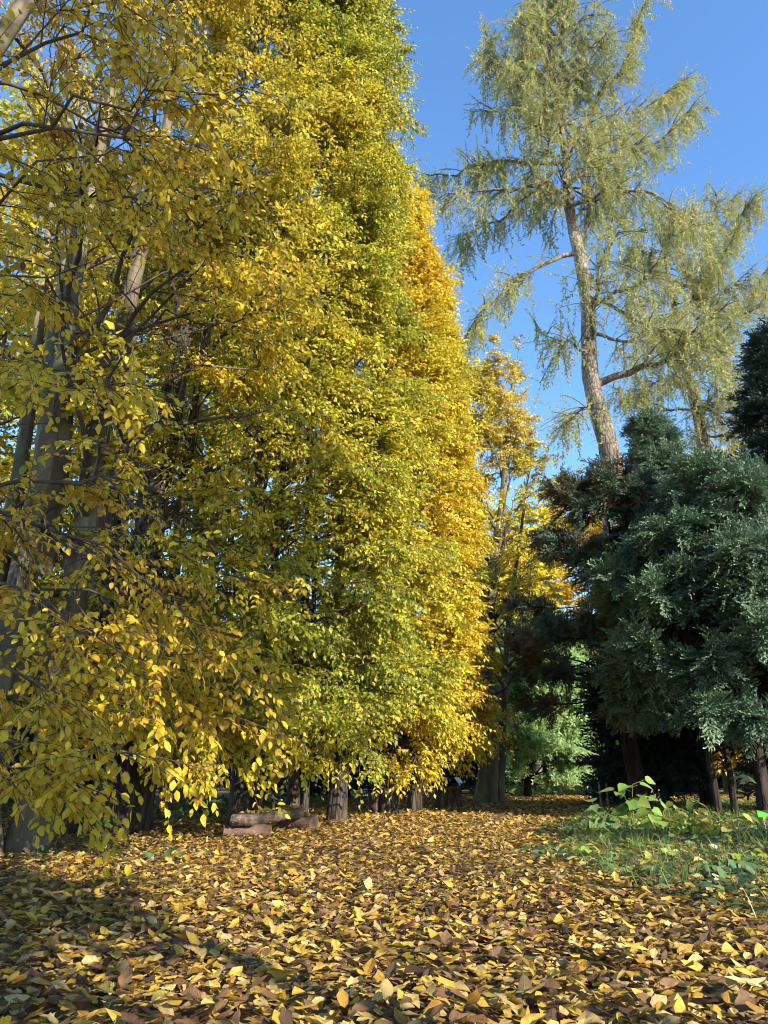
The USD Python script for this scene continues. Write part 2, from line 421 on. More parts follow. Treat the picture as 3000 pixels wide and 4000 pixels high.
def deciduous(name, label, base, H, profile, weights, stems, nl=60, nb=8, nt=6, nlf=11, leaf=0.085, seed=0, zmin=1.5, elev=(15, 45), droop=0.25, group=None, cat="tree",
              grav=(0.1, 0.9), face=None, face_share=0.7, bark=None, split=0, limb_parts=False, flare=0.3, flute=0.08, lobes=5, twig_len=(0.22, 0.48), blen=1.0, cull=0.3, extra=None, inner=0.2, pal_scale=0.45, spread=0.75, bare=0.0, low=0, tiny=False):
    rg = np.random.default_rng(seed)
    bark = bark or M_HORNBARK
    b0 = np.array([base[0], base[1], float(gz(base[0], base[1])) - 0.05])
    root = thing(name, label, cat, b0, group=group)
    # stems: (dx, dy, top dx, top dy, radius, height share)
    paths = []
    for k, (dx, dy, tx, ty, r, hs) in enumerate(stems):
        h = H * hs
        t = np.array([0, 0.08, 0.25, 0.5, 0.75, 1.0])
        p = np.stack([dx + (tx - dx) * t ** 1.4, dy + (ty - dy) * t ** 1.4, t * h], 1)
        rad = r * np.array([1.0, 0.86, 0.72, 0.5, 0.28, 0.06])
        paths.append((p, rad))
        part(root, "trunk" if k == 0 else "stem", trunk_mesh(p, rad, seed=seed * 7 + k, flare=flare, flute=flute, lobes=lobes, sides=10 if tiny else 18, step=0.3 if tiny else 0.12), bark, smooth=True)
    # limbs
    z0 = zmin * 0.75 + (0.9 * H - zmin * 0.75) * rg.uniform(0, 1, nl) ** 0.85
    if low:
        z0[:low] = rg.uniform(0.9, 2.6, low)
    az = rg.uniform(0, 2 * np.pi, nl)
    if face is not None:
        sel = rg.uniform(0, 1, nl) < face_share
        az = np.where(sel, face + rg.normal(0, 0.75, nl), az)
    which = rg.integers(0, len(paths), nl)
    start = np.zeros((nl, 3)); r0 = np.zeros(nl)
    for k, (p, rad) in enumerate(paths):
        m = which == k
        z0[m] = np.minimum(z0[m], 0.97 * p[-1, 2])
        for c in range(3):
            start[m, c] = np.interp(z0[m], p[:, 2], p[:, c])
        r0[m] = np.interp(z0[m], p[:, 2], rad)
    el = np.radians(rg.uniform(*elev, nl)) * (0.75 + 0.6 * z0 / H)
    z1 = z0.copy()
    for _ in range(3):
        R = profile(z1) * rg.uniform(0.78, 1.0, nl)
        z1 = np.clip(z0 + R * np.tan(el), zmin, H)
    axc = np.array([np.interp(z1, paths[0][0][:, 2], paths[0][0][:, c]) for c in range(2)]).T * 0.6
    end = np.stack([axc[:, 0] + np.cos(az) * R, axc[:, 1] + np.sin(az) * R, z1], 1)
    end[:, 2] -= droop * R * rg.uniform(0.2, 1.0, nl)
    end[:, 2] = np.maximum(end[:, 2], (0.45 if zmin < 3 else 0.9) * zmin + 0.2)
    if low:
        end[:low, 2] = rg.uniform(0.8, 2.1, low)
    mid = 0.5 * (start + end); mid[:, 2] += 0.22 * R * rg.uniform(0.5, 1.3, nl)
    if extra is not None:  # limbs given by their points
        es, em, ee = (np.array([e[k] for e in extra], float) - b0 for k in range(3))
        start, mid, end = np.vstack([start, es]), np.vstack([mid, em]), np.vstack([end, ee])
        r0 = np.concatenate([r0, np.full(len(extra), 0.06)]); R = np.concatenate([R, np.linalg.norm(ee - es, axis=1)])
        nl += len(extra)
    LP = bez(start, mid, end, 8)
    wob = rg.normal(0, 0.025, LP.shape) * R[:, None, None]; wob[:, 0] = 0
    LP = LP + wob
    LR = np.clip(r0 * 0.3, 0.01, 0.045)[:, None] * np.linspace(1, 0.16, 8)[None]
    if limb_parts:
        order = np.argsort(-LR[:, 0])[:70]
        for k in order:
            part(root, "limb", tubes(LP[k:k + 1], LR[k:k + 1], 7), M_TWIG, smooth=True)
        rest = np.setdiff1d(np.arange(nl), order)
    else:
        rest = np.arange(nl)
    # branches
    li = np.repeat(np.arange(nl), nb)
    s = inner + (1 - inner) * rg.uniform(0, 1, len(li)) ** 0.75
    p, t = sample_path(LP[li], s)
    side = nrm(np.cross(t, [0, 0, 1.0])) * rg.choice([-1, 1], (len(li), 1))
    d = nrm(t * rg.uniform(0.3, 1.0, (len(li), 1)) + side * rg.uniform(0.3, 1.1, (len(li), 1)) + np.array([0, 0, 1.0]) * rg.uniform(-0.35, 0.4, (len(li), 1)))
    bl = blen * (0.25 + 0.24 * R[li]) * (1.15 - 0.5 * s) * rg.uniform(0.6, 1.25, len(li))
    tt = np.linspace(0, 1, 5)
    BP = p[:, None] + d[:, None] * (bl[:, None] * tt)[..., None]
    BP[..., 2] -= droop * 0.9 * bl[:, None] * tt ** 2
    BR = np.clip(LR[li, 0] * 0.3, 0.004, 0.02)[:, None] * np.linspace(1, 0.25, 5)[None]
    # twigs
    bi = np.repeat(np.arange(len(li)), nt)
    s2 = rg.uniform(0.1, 1, len(bi))
    p2, t2 = sample_path(BP[bi], s2)
    plane = nrm(np.array([0, 0, 1.0]) + 0.45 * rg.normal(0, 1, (len(bi), 3)))
    sd = nrm(np.cross(plane, t2)) * rg.choice([-1, 1], (len(bi), 1))
    d2 = nrm(t2 * rg.uniform(0.5, 1.2, (len(bi), 1)) + sd * rg.uniform(0.2, 1.0, (len(bi), 1)) + 0.15 * rg.normal(0, 1, (len(bi), 3)))
    tl = rg.uniform(*twig_len, len(bi))
    px, py, dz = project(p2 + b0)
    inside = (px > -400) & (px < 3400) & (py > -450) & (py < 4300) & (dz > 0.8)
    keep = inside | (rg.uniform(0, 1, len(bi)) < cull)
    p2, d2, tl, plane, inside = p2[keep], d2[keep], tl[keep], plane[keep], inside[keep]
    leafy = (s[bi] > bare)[keep]
    tt = np.linspace(0, 1, 3)
    TP = p2[:, None] + d2[:, None] * (tl[:, None] * tt)[..., None]
    TP[..., 2] -= droop * 0.8 * tl[:, None] * tt ** 2
    TR = np.tile(np.array([[0.003, 0.0022, 0.001]]), (len(p2), 1)) * (1 + 0.06 * np.minimum(np.abs(dz[keep]), 25))[:, None] ** 0.6
    wood = []
    if len(rest):
        wood.append(tubes(LP[rest], LR[rest], 5))
    wood.append(tubes(BP, BR, 4))
    if not tiny:
        m = inside
        wood.append(tubes(TP[m], TR[m], 3))
    part(root, "twigs", merge(wood), M_TWIG if bark is not M_DARKBARK else M_DARKBARK, smooth=False, kind="stuff")
    # leaves on the twigs
    ti = np.repeat(np.nonzero(leafy)[0], nlf)
    k = np.tile(np.arange(nlf), int(leafy.sum()))
    s3 = np.clip((k + 0.6) / nlf + rg.uniform(-0.05, 0.05, len(k)), 0, 1)
    p3, t3 = sample_path(TP[ti], s3)
    sgn = np.where(k % 2 == 0, 1.0, -1.0)[:, None]
    pl = plane[ti]
    sd = nrm(np.cross(pl, t3)) * sgn
    last = (k == nlf - 1)[:, None]
    ax = np.where(last, t3, t3 * rg.uniform(0.4, 0.9, (len(k), 1)) + sd)
    g = rg.uniform(*grav, (len(k), 1))
    ax = nrm(ax + 0.22 * rg.normal(0, 1, ax.shape) - np.array([0, 0, 1.0]) * g)
    nn = pl + 0.38 * rg.normal(0, 1, ax.shape)
    ll = leaf * rg.uniform(0.65, 1.15, len(k)) * np.where(inside[ti], 1.0, 1.5)
    ww = ll * rg.uniform(0.5, 0.66, len(k))
    col = palette(weights(p3 + b0) if callable(weights) else weights, rg, p3 + b0, pal_scale, spread, seed % 13)
    fold, curl = rg.uniform(0.05, 0.5, len(k)), rg.uniform(-0.08, 0.22, len(k))
    wp = p3 + b0
    _, _, dep = project(wp)
    size = np.where(inside[ti], 1.0, 1e3) * np.maximum(dep, 0.3)
    px, py, _ = project(wp)
    vis = (px > 0) & (px < 3000) & (py > 0) & (py < 4000) & (dep > 0.5)
    lod = np.where(size < 4.6, 2, np.where(size < 8.0, 1, 0)) if not tiny else np.zeros(len(k), int)
    single = np.zeros(len(k), bool)
    if split:
        near = np.where(vis, dep / ll, 1e9)
        single[np.argsort(near, kind="stable")[:split]] = True
    made = []
    for lv, nm in ((2, "hi"), (1, "mid"), (0, "lo")):
        m = (lod == lv) & ~single
        if m.any():
            made.append((leaves(p3[m], ax[m], nn[m], ll[m], ww[m], fold[m], curl[m], col[m], nm), nm))
    if made:
        part(root, "foliage", merge([x[0][0] for x in made]), M_LEAF_NEAR if split else M_LEAF, col=np.vstack([x[0][1] for x in made]), luv=np.vstack([x[0][2] for x in made]) if split else None, kind="stuff")
    for q in np.nonzero(single)[0]:
        e = slice(q, q + 1)
        me, c, luv = leaves(p3[e], ax[e], nn[e], ll[e], ww[e], fold[e], curl[e], col[e], "hi")
        part(root, "leaf", me, M_LEAF_NEAR, col=c, luv=luv)
    return root


W_NEAR = [("green", 0.02), ("lime", 0.16), ("yellow", 0.42), ("gold", 0.28), ("ochre", 0.09), ("brown", 0.03)]
W_WALL = [("green", 0.22), ("lime", 0.52), ("yellow", 0.25), ("gold", 0.01)]
W_GOLD = [("lime", 0.1), ("yellow", 0.45), ("gold", 0.43), ("ochre", 0.02)]
W_MIX = [("green", 0.1), ("lime", 0.3), ("yellow", 0.35), ("gold", 0.25)]
ROW = "row of columnar hornbeams along the left of the path"

# nearest tree: its stem stands left of the frame and its branches hang into the picture
def spray_limb(p0, p1, p2):
    return tuple(at(*p) for p in (p0, p1, p2))


deciduous("hornbeam_tree", "nearest hornbeam whose yellow branches hang down along the left edge of the picture", (-4.4, 3.7), 13.5,
          crown_profile([(0, 2.4), (0.9, 3.2), (3, 3.2), (6, 3.0), (10, 2.4), (13.5, 0.4)]), [("lime", 0.06), ("yellow", 0.36), ("gold", 0.4), ("ochre", 0.2)],
          [(0, 0, 0.8, 0.2, 0.16, 0.95), (0.25, 0.1, 2.6, 0.5, 0.15, 0.8), (-0.2, 0.2, -0.5, 0.9, 0.1, 0.8)],
          nl=22, nb=7, nt=6, nlf=9, leaf=0.066, seed=11, zmin=1.2, face=0.05, face_share=0.75, split=300, limb_parts=True, group=ROW, droop=0.16, grav=(0.2, 1.2), inner=0.25, blen=0.8, bare=0.2,
          extra=[spray_limb((-500, 2500, 4.3), (100, 2750, 4.2), (560, 2960, 4.0)), spray_limb((-400, 2600, 4.1), (0, 2850, 4.0), (290, 3030, 3.8)), spray_limb((-400, 2150, 4.4), (200, 2300, 4.4), (520, 2620, 4.3)),
                 spray_limb((-400, 1900, 4.4), (300, 2050, 4.6), (760, 2480, 4.7)), spray_limb((-500, 2700, 3.9), (-100, 2880, 3.8), (120, 3050, 3.7)), spray_limb((-300, 2050, 5.0), (300, 2250, 5.2), (880, 2680, 5.3)),
                 spray_limb((-400, 2300, 4.6), (50, 2450, 4.5), (330, 2760, 4.4)), spray_limb((-400, 2400, 4.0), (-100, 2500, 4.0), (150, 2700, 3.9)),
                 spray_limb((-400, 1300, 3.9), (100, 1300, 3.7), (450, 1550, 3.5)), spray_limb((-300, 700, 3.3), (300, 350, 3.1), (800, 350, 3.0)), spray_limb((-300, 400, 3.4), (300, 50, 3.3), (700, 60, 3.2))])
deciduous("hornbeam_tree", "grey hornbeam with several pale smooth stems at far left, behind the hanging yellow leaves", (-3.55, 6.9), 15.5,
          crown_profile([(0, 1.8), (1.2, 2.6), (4, 2.9), (8, 2.8), (12, 2.1), (15.5, 0.3)]), W_NEAR,
          [(-0.1, 0, -0.2, 0.2, 0.25, 0.97), (0.3, 0.2, 0.75, 0.4, 0.17, 0.85), (0.05, -0.3, 0.25, -0.6, 0.13, 0.8), (-0.4, 0.25, -1.0, 0.5, 0.13, 0.7)],
          nl=56, nb=11, nt=5, nlf=9, leaf=0.085, seed=12, zmin=1.5, face=-0.3, split=300, limb_parts=True, group=ROW, droop=0.3, inner=0.15, bare=0.5, flare=0.15,
          extra=[spray_limb((150, 1900, 6.8), (400, 2200, 6.3), (720, 2820, 5.9)), spray_limb((150, 2000, 6.8), (350, 2250, 6), (470, 2760, 5.4)), spray_limb((200, 1700, 6.9), (500, 1800, 6.3), (650, 2450, 5.6)), spray_limb((100, 2200, 6.7), (200, 2350, 5.8), (280, 2820, 5.1)),
                 spray_limb((100, 2300, 6.7), (300, 2500, 6.2), (560, 2900, 6.0))])
deciduous("hornbeam_tree", "hornbeam with a thick dark fluted double trunk left of the log bench", (-3.25, 9.1), 16.0,
          crown_profile([(0, 1.6), (1.5, 2.3), (4, 2.7), (9, 2.6), (13, 1.9), (16, 0.3)]), [("lime", 0.35), ("yellow", 0.5), ("gold", 0.15)],
          [(0.1, 0, 0.2, 0.1, 0.26, 0.97), (-0.42, 0.05, -0.9, 0.2, 0.14, 0.85), (0.36, 0.1, 0.8, 0.0, 0.11, 0.8)],
          nl=70, nb=12, nt=6, nlf=10, leaf=0.085, low=4, seed=13, zmin=1.6, face=-0.6, split=300, limb_parts=True, spread=0.45, group=ROW, bark=M_OLDBARK, flare=0.3, flute=0.16, lobes=7, inner=0.15, bare=0.5,
          extra=[spray_limb((560, 2100, 9), (750, 2300, 8.2), (880, 2790, 7.5)), spray_limb((560, 2200, 9), (800, 2400, 8.4), (980, 2870, 8.2)), spray_limb((560, 1900, 9), (850, 2000, 8.0), (1020, 2600, 7.4)), spray_limb((560, 2300, 9), (700, 2450, 8.4), (760, 2880, 7.8))])
deciduous("hornbeam_tree", "dense green and yellow hornbeam standing right behind the log bench", (-1.95, 10.4), 18.5,
          crown_profile([(0, 1.5), (1.3, 2.1), (3, 2.4), (6, 2.25), (9, 2.05), (13, 2.45), (16, 2.1), (18.5, 0.5)]), W_WALL,
          [(0, 0, 0.1, -0.1, 0.14, 0.97), (0.2, 0.1, 0.5, 0.3, 0.08, 0.8)],
          nl=260, nb=10, nt=6, nlf=10, leaf=0.08, blen=0.75, spread=0.4, low=9, seed=14, zmin=1.05, face=-0.8, face_share=0.85, limb_parts=True, group=ROW, bark=M_OLDBARK, inner=0.5)
deciduous("hornbeam_tree", "hornbeam with a slim dark stem just right of the log bench's far end", (-1.35, 11.5), 15.5,
          crown_profile([(0, 1.4), (1.3, 1.9), (4, 2.3), (9, 2.1), (13, 1.4), (15.5, 0.3)]), W_WALL,
          [(0, 0, 0.1, 0, 0.095, 0.97), (0.15, 0.1, 0.3, 0.2, 0.06, 0.8)],
          nl=70, nb=8, nt=6, nlf=10, leaf=0.085, low=5, seed=15, zmin=0.9, face=-0.9, group=ROW, bark=M_OLDBARK, inner=0.4)
deciduous("hornbeam_tree", "green hornbeam on a dark trunk halfway between the bench and the left stump", (-0.72, 11.7), 14.0,
          crown_profile([(0, 1.2), (1.2, 1.8), (4, 1.9), (9, 1.5), (12, 0.8), (14.0, 0.2)]), W_WALL,
          [(0, 0, 0.0, 0, 0.13, 0.97)],
          nl=90, nb=9, nt=6, nlf=11, leaf=0.085, low=7, seed=16, zmin=0.8, face=-1.1, face_share=0.8, group=ROW, bark=M_OLDBARK, inner=0.4)
deciduous("hornbeam_tree", "golden columnar hornbeam behind the left stump, its tip ending below the larch branches", (0.12, 13.9), 16.0,
          crown_profile([(0, 1.1), (1.4, 1.5), (3, 1.75), (6, 1.9), (10, 1.5), (14, 0.7), (16.0, 0.15)]), W_GOLD,
          [(0, 0, 0.2, 0, 0.16, 0.97), (-0.2, 0.1, -0.4, 0.2, 0.1, 0.8)],
          nl=150, nb=10, nt=6, nlf=11, leaf=0.085, low=6, seed=17, zmin=1.2, elev=(25, 55), face=-0.9, face_share=0.8, group=ROW, bark=M_OLDBARK, inner=0.4)
deciduous("hornbeam_tree", "golden yellow hornbeam with a stout dark trunk between the two stumps", (0.6, 15.0), 14.5,
          crown_profile([(0, 0.8), (1.4, 1.2), (3, 1.45), (6, 1.5), (10, 1.1), (13, 0.5), (14.5, 0.1)]), W_GOLD,
          [(0, 0, 0.1, 0, 0.13, 0.97)],
          nl=110, nb=9, nt=6, nlf=11, leaf=0.088, low=4, seed=18, zmin=1.3, elev=(25, 55), face=-0.9, face_share=0.8, group=ROW, bark=M_OLDBARK, inner=0.4)
deciduous("hornbeam_tree", "last hornbeam of the row, olive leaves low over the dark right stump", (1.15, 15.6), 11.0,
          crown_profile([(0, 0.7), (1.4, 1.0), (3, 1.1), (6, 0.95), (9, 0.6), (11, 0.1)]), W_MIX,
          [(0, 0, 0.1, 0, 0.1, 0.97)],
          nl=70, nb=8, nt=6, nlf=11, leaf=0.088, low=3, seed=19, zmin=1.2, elev=(20, 50), face=-0.9, face_share=0.8, group=ROW, bark=M_OLDBARK, inner=0.4)

# the thin-leaved tree at the end of the row
deciduous("beech_tree", "thin-leaved yellow tree with a stout grey trunk beside the white sign", (at(1888, 3000, 19.3)[0], 19.3), 13.6,
          crown_profile([(0, 1.0), (2.5, 1.6), (5, 1.8), (9, 1.6), (11, 1.0), (13.6, 0.3)]), [("lime", 0.25), ("yellow", 0.4), ("pale", 0.25), ("gold", 0.1)],
          [(0, 0, 1.6, 0, 0.27, 0.95), (0.1, 0, 0.5, 0.2, 0.14, 0.9), (0.42, 0.4, 2.2, 0.6, 0.13, 0.8)],
          nl=105, nb=8, nt=5, nlf=9, leaf=0.1, seed=21, zmin=2.2, elev=(35, 65), inner=0.25, flare=0.3, spread=0.5)

# ------------------------------------------------------------------ trees further off
FAR = [
    ("yellow tree crown seen through the stems at the top left corner", -9.5, 13.0, 15.0, 3.6, [("lime", 0.4), ("yellow", 0.5), ("gold", 0.2)]),
    ("yellow-green tree behind the pale grey stems on the left", -6.6, 16.5, 15.5, 3.3, [("lime", 0.5), ("yellow", 0.4)]),
    ("slender yellow tree behind the fluted double trunk", -5.2, 20.5, 17.0, 3.2, [("lime", 0.3), ("yellow", 0.5), ("gold", 0.2)]),
    ("pale yellow tree far behind the left edge of the row", -14.0, 21.0, 16.0, 4.2, [("lime", 0.3), ("yellow", 0.5), ("pale", 0.2)]),
    ("golden tree filling the gap between the thin-leaved tree and the dark conifers", 5.9, 31.0, 13.0, 3.9, [("lime", 0.15), ("yellow", 0.5), ("gold", 0.35)]),
    ("orange-leaved tree rising behind the foot of the tall larch", 10.5, 34.0, 16.5, 3.8, [("gold", 0.5), ("orange", 0.12), ("yellow", 0.38)]),
    ("orange-yellow tree behind the blue-green conifers at right", 15.5, 34.0, 17.5, 4.2, [("gold", 0.6), ("yellow", 0.3), ("orange", 0.15)]),
    ("yellow tree behind the bare stems at the far right", 20.5, 33.0, 15.0, 4.0, [("gold", 0.5), ("yellow", 0.5)]),
    ("lime-yellow tree in the distance right of the grey trunk", 8.3, 41.0, 13.0, 4.0, [("lime", 0.4), ("yellow", 0.5)]),
    ("yellow tree directly behind the thin-leaved tree, its crown filling the gap", 4.1, 27.0, 9.5, 2.3, [("lime", 0.3), ("yellow", 0.5), ("gold", 0.2)]),
    ("yellow crown behind the lowest sky gap at the far left", -7.6, 10.8, 14.0, 2.8, [("lime", 0.3), ("yellow", 0.5), ("gold", 0.2)]),
    ("yellow crown right behind the grey stems, seen between their branches", -5.4, 12.6, 15.0, 2.6, [("lime", 0.4), ("yellow", 0.5)]),
    ("yellow crown behind the dense hornbeam's left side", -4.2, 15.0, 15.0, 2.6, [("lime", 0.3), ("yellow", 0.5), ("gold", 0.2)]),
    ("small golden tree glimpsed between the stems under the bushy blue-green conifer", 10.6, 25.0, 6.5, 2.4, [("yellow", 0.5), ("gold", 0.5)]),
    ("small yellow tree glimpsed under the conifers near the right edge", 14.0, 26.5, 6.5, 2.6, [("yellow", 0.6), ("gold", 0.4)]),
    ("yellow tree in the distance behind the two stumps", 0.5, 40.0, 15.0, 4.5, [("lime", 0.4), ("yellow", 0.5)]),
]
for k, (lab, x, y, h, r, w) in enumerate(FAR):
    deciduous("autumn_tree", lab, (x, y), h, crown_profile([(0, r * 0.4), (h * 0.2, r * 0.85), (h * 0.45, r), (h * 0.75, r * 0.75), (h, 0.25)]), w,
              [(0, 0, 0.2, 0.1, 0.2, 0.95), (0.15, 0.1, 0.9, 0.3, 0.12, 0.75), (-0.15, 0.1, -0.9, 0.4, 0.11, 0.7)],
              nl=60, nb=8, nt=4, nlf=8, leaf=0.15 if y < 25 else 0.22, seed=40 + k, zmin=h * 0.14, elev=(20, 55), cull=0.5, tiny=True, inner=0.3, twig_len=(0.35, 0.8), spread=0.6, group="autumn trees beyond the row")


# ------------------------------------------------------------------ instanced needle and scale foliage
def scatter(parent, name, protos, mats, pos, quat, scale, idx, label=None):
    """A PointInstancer of a few sprays under parent. quat rows: (w, x, y, z)."""
    path = numbered(str(parent.GetPath()), name)
    pi = UsdGeom.PointInstancer.Define(stage, path)
    rel = pi.CreatePrototypesRel()
    for k, (pm, mt) in enumerate(zip(protos, mats)):
        m = usdkit.mesh(stage, f"{path}/spray_{k + 1:03d}", pm, mt)
        rel.AddTarget(m.GetPath())
    pi.CreateProtoIndicesAttr(Vt.IntArray.FromNumpy(np.asarray(idx, np.int32)))
    pi.CreatePositionsAttr(Vt.Vec3fArray.FromNumpy(np.asarray(pos, np.float32)))
    pi.CreateScalesAttr(Vt.Vec3fArray.FromNumpy(np.repeat(np.asarray(scale, np.float32)[:, None], 3, 1)))
    pi.CreateOrientationsAttr(Vt.QuathArray([Gf.Quath(float(q[0]), float(q[1]), float(q[2]), float(q[3])) for q in quat]))
    tag(pi.GetPrim(), label, kind="stuff")
    return pi


def frame_quat(x, z):
    """Quaternions of frames whose x axis is x and whose z axis is near z."""
    x = nrm(x)
    y = nrm(np.cross(z, x))
    z = np.cross(x, y)
    from scipy.spatial.transform import Rotation
    q = Rotation.from_matrix(np.stack([x, y, z], -1)).as_quat()
    return q[:, [3, 0, 1, 2]]


def ribbon(p0, p1, w, n):
    """Two-triangle strips from p0 to p1, width w, tapering, facing n."""
    d = p1 - p0
    s = nrm(np.cross(d, n)) * (w[:, None] * 0.5)
    V = np.stack([p0 - s * 0.7, p0 + s * 0.7, p0 + d * 0.55 + s, p1, p0 + d * 0.55 - s], 1)
    f = np.array([(0, 1, 2), (0, 2, 4), (4, 2, 3)])
    return V.reshape(-1, 3), (f[None] + (np.arange(len(p0)) * 5)[:, None, None]).reshape(-1, 3)


def cypress_spray(seed, n_side=16, L=0.5):
    """A feathery bunch of scale-leaved shoots along x."""
    rg = np.random.default_rng(seed)
    P0, P1, W = [], [], []
    for k in range(n_side):
        s = (k + 0.5) / n_side
        o = np.array([s * L, 0, -0.08 * L * s * s])
        phi = rg.uniform(0, 2 * np.pi)
        d = nrm(np.array([rg.uniform(0.5, 1.0), math.cos(phi), 0.7 * math.sin(phi) + 0.2]))
        ln = L * (0.42 - 0.25 * s) * rg.uniform(0.7, 1.25)
        P0.append(o); P1.append(o + d * ln); W.append(0.022)
        for j in range(6):
            q = o + d * ln * (0.2 + 0.15 * j)
            d2 = nrm(d + 0.9 * rg.normal(0, 1, 3) * np.array([1, 1, 0.8]))
            P0.append(q); P1.append(q + d2 * ln * rg.uniform(0.28, 0.5)); W.append(0.032)
    P0, P1, W = np.array(P0), np.array(P1), np.array(W) * L / 0.5
    return ribbon(P0, P1, W, nrm(rg.normal(0, 1, P0.shape)))


def fan_spray(seed, n_side=15, L=0.55):
    """A flat, drooping, feathery fan of scale-leaved shoots along x."""
    rg = np.random.default_rng(seed)
    P0, P1, W = [], [], []
    for k in range(n_side):
        s = (k + 0.5) / n_side
        o = np.array([s * L, 0, 0.10 * L * s - 0.26 * L * s * s])
        sg = 1 if k % 2 else -1
        d = nrm(np.array([rg.uniform(0.7, 1.2), sg * rg.uniform(0.35, 1.0), rg.uniform(-0.25, 0.3)]))
        ln = L * (0.46 - 0.28 * s) * rg.uniform(0.7, 1.25)
        P0.append(o); P1.append(o + d * ln); W.append(0.018)
        for j in range(7):
            q = o + d * ln * (0.12 + 0.135 * j)
            d2 = nrm(d + np.array([0.25, 0, 0]) + 0.55 * rg.normal(0, 1, 3) * np.array([0.7, 1, 0.6]))
            P0.append(q); P1.append(q + d2 * ln * rg.uniform(0.24, 0.44)); W.append(0.024)
    P0, P1, W = np.array(P0), np.array(P1), np.array(W) * L / 0.5
    return ribbon(P0, P1, W, nrm(np.array([0, 0, 1.0]) + 0.6 * rg.normal(0, 1, P0.shape)))


def larch_strand(seed, L=0.9):
    """A hanging shoot (along x) with tufts of soft needles."""
    rg = np.random.default_rng(seed)
    P0, P1, W = [], [], []
    n = 12
    pts = np.stack([np.linspace(0, L, n + 1), 0.05 * L * np.cumsum(rg.normal(0, 0.5, n + 1)) * 0.5, 0.05 * L * np.cumsum(rg.normal(0, 0.5, n + 1)) * 0.5], 1)
    for k in range(n):
        P0.append(pts[k]); P1.append(pts[k + 1]); W.append(0.012)
        for j in range(4):
            d = nrm(np.array([0.7, 0, 0]) + 0.8 * rg.normal(0, 1, 3))
            P0.append(pts[k] + (pts[k + 1] - pts[k]) * rg.uniform()); P1.append(P0[-1] + d * rg.uniform(0.06, 0.11)); W.append(0.021)
    P0, P1, W = np.array(P0), np.array(P1), np.array(W)
    return ribbon(P0, P1, W, nrm(rg.normal(0, 1, P0.shape)))


M_CYP = varied_leaf("blue_conifer_look", [(0.0, (0.05, 0.08, 0.05)), (0.35, (0.085, 0.14, 0.085)), (0.62, (0.135, 0.20, 0.12)), (0.78, (0.16, 0.225, 0.13)), (0.9, (0.14, 0.08, 0.04)), (1.0, (0.12, 0.065, 0.033))], 0.7, 0.15)
M_CYP2 = varied_leaf("brown_tinged_conifer_look", [(0.0, (0.04, 0.065, 0.045)), (0.4, (0.068, 0.11, 0.074)), (0.54, (0.095, 0.14, 0.09)), (0.63, (0.14, 0.08, 0.042)), (1.0, (0.11, 0.055, 0.03))], 0.9, 0.15)
M_CYP3 = varied_leaf("dark_conifer_look", [(0.0, (0.02, 0.034, 0.026)), (0.5, (0.035, 0.06, 0.046)), (1.0, (0.055, 0.09, 0.065))], 0.7, 0.12)
M_YEW = varied_leaf("light_conifer_look", [(0.0, (0.22, 0.34, 0.13)), (0.5, (0.36, 0.49, 0.2)), (1.0, (0.46, 0.56, 0.26))], 0.8, 0.4)
M_LARCH = varied_leaf("larch_needles_look", [(0.0, (0.16, 0.185, 0.06)), (0.4, (0.26, 0.275, 0.095)), (0.7, (0.35, 0.33, 0.115)), (0.86, (0.40, 0.28, 0.085)), (1.0, (0.32, 0.2, 0.08))], 0.35, 0.4, fine=6.0)
CYP_PROTOS = [fan_spray(60 + k) for k in range(4)]
YEW_PROTOS = [(lambda m: m)(cypress_spray(160 + k, 14, 0.5)) for k in range(4)]
LARCH_PROTOS = [larch_strand(70 + k) for k in range(4)]


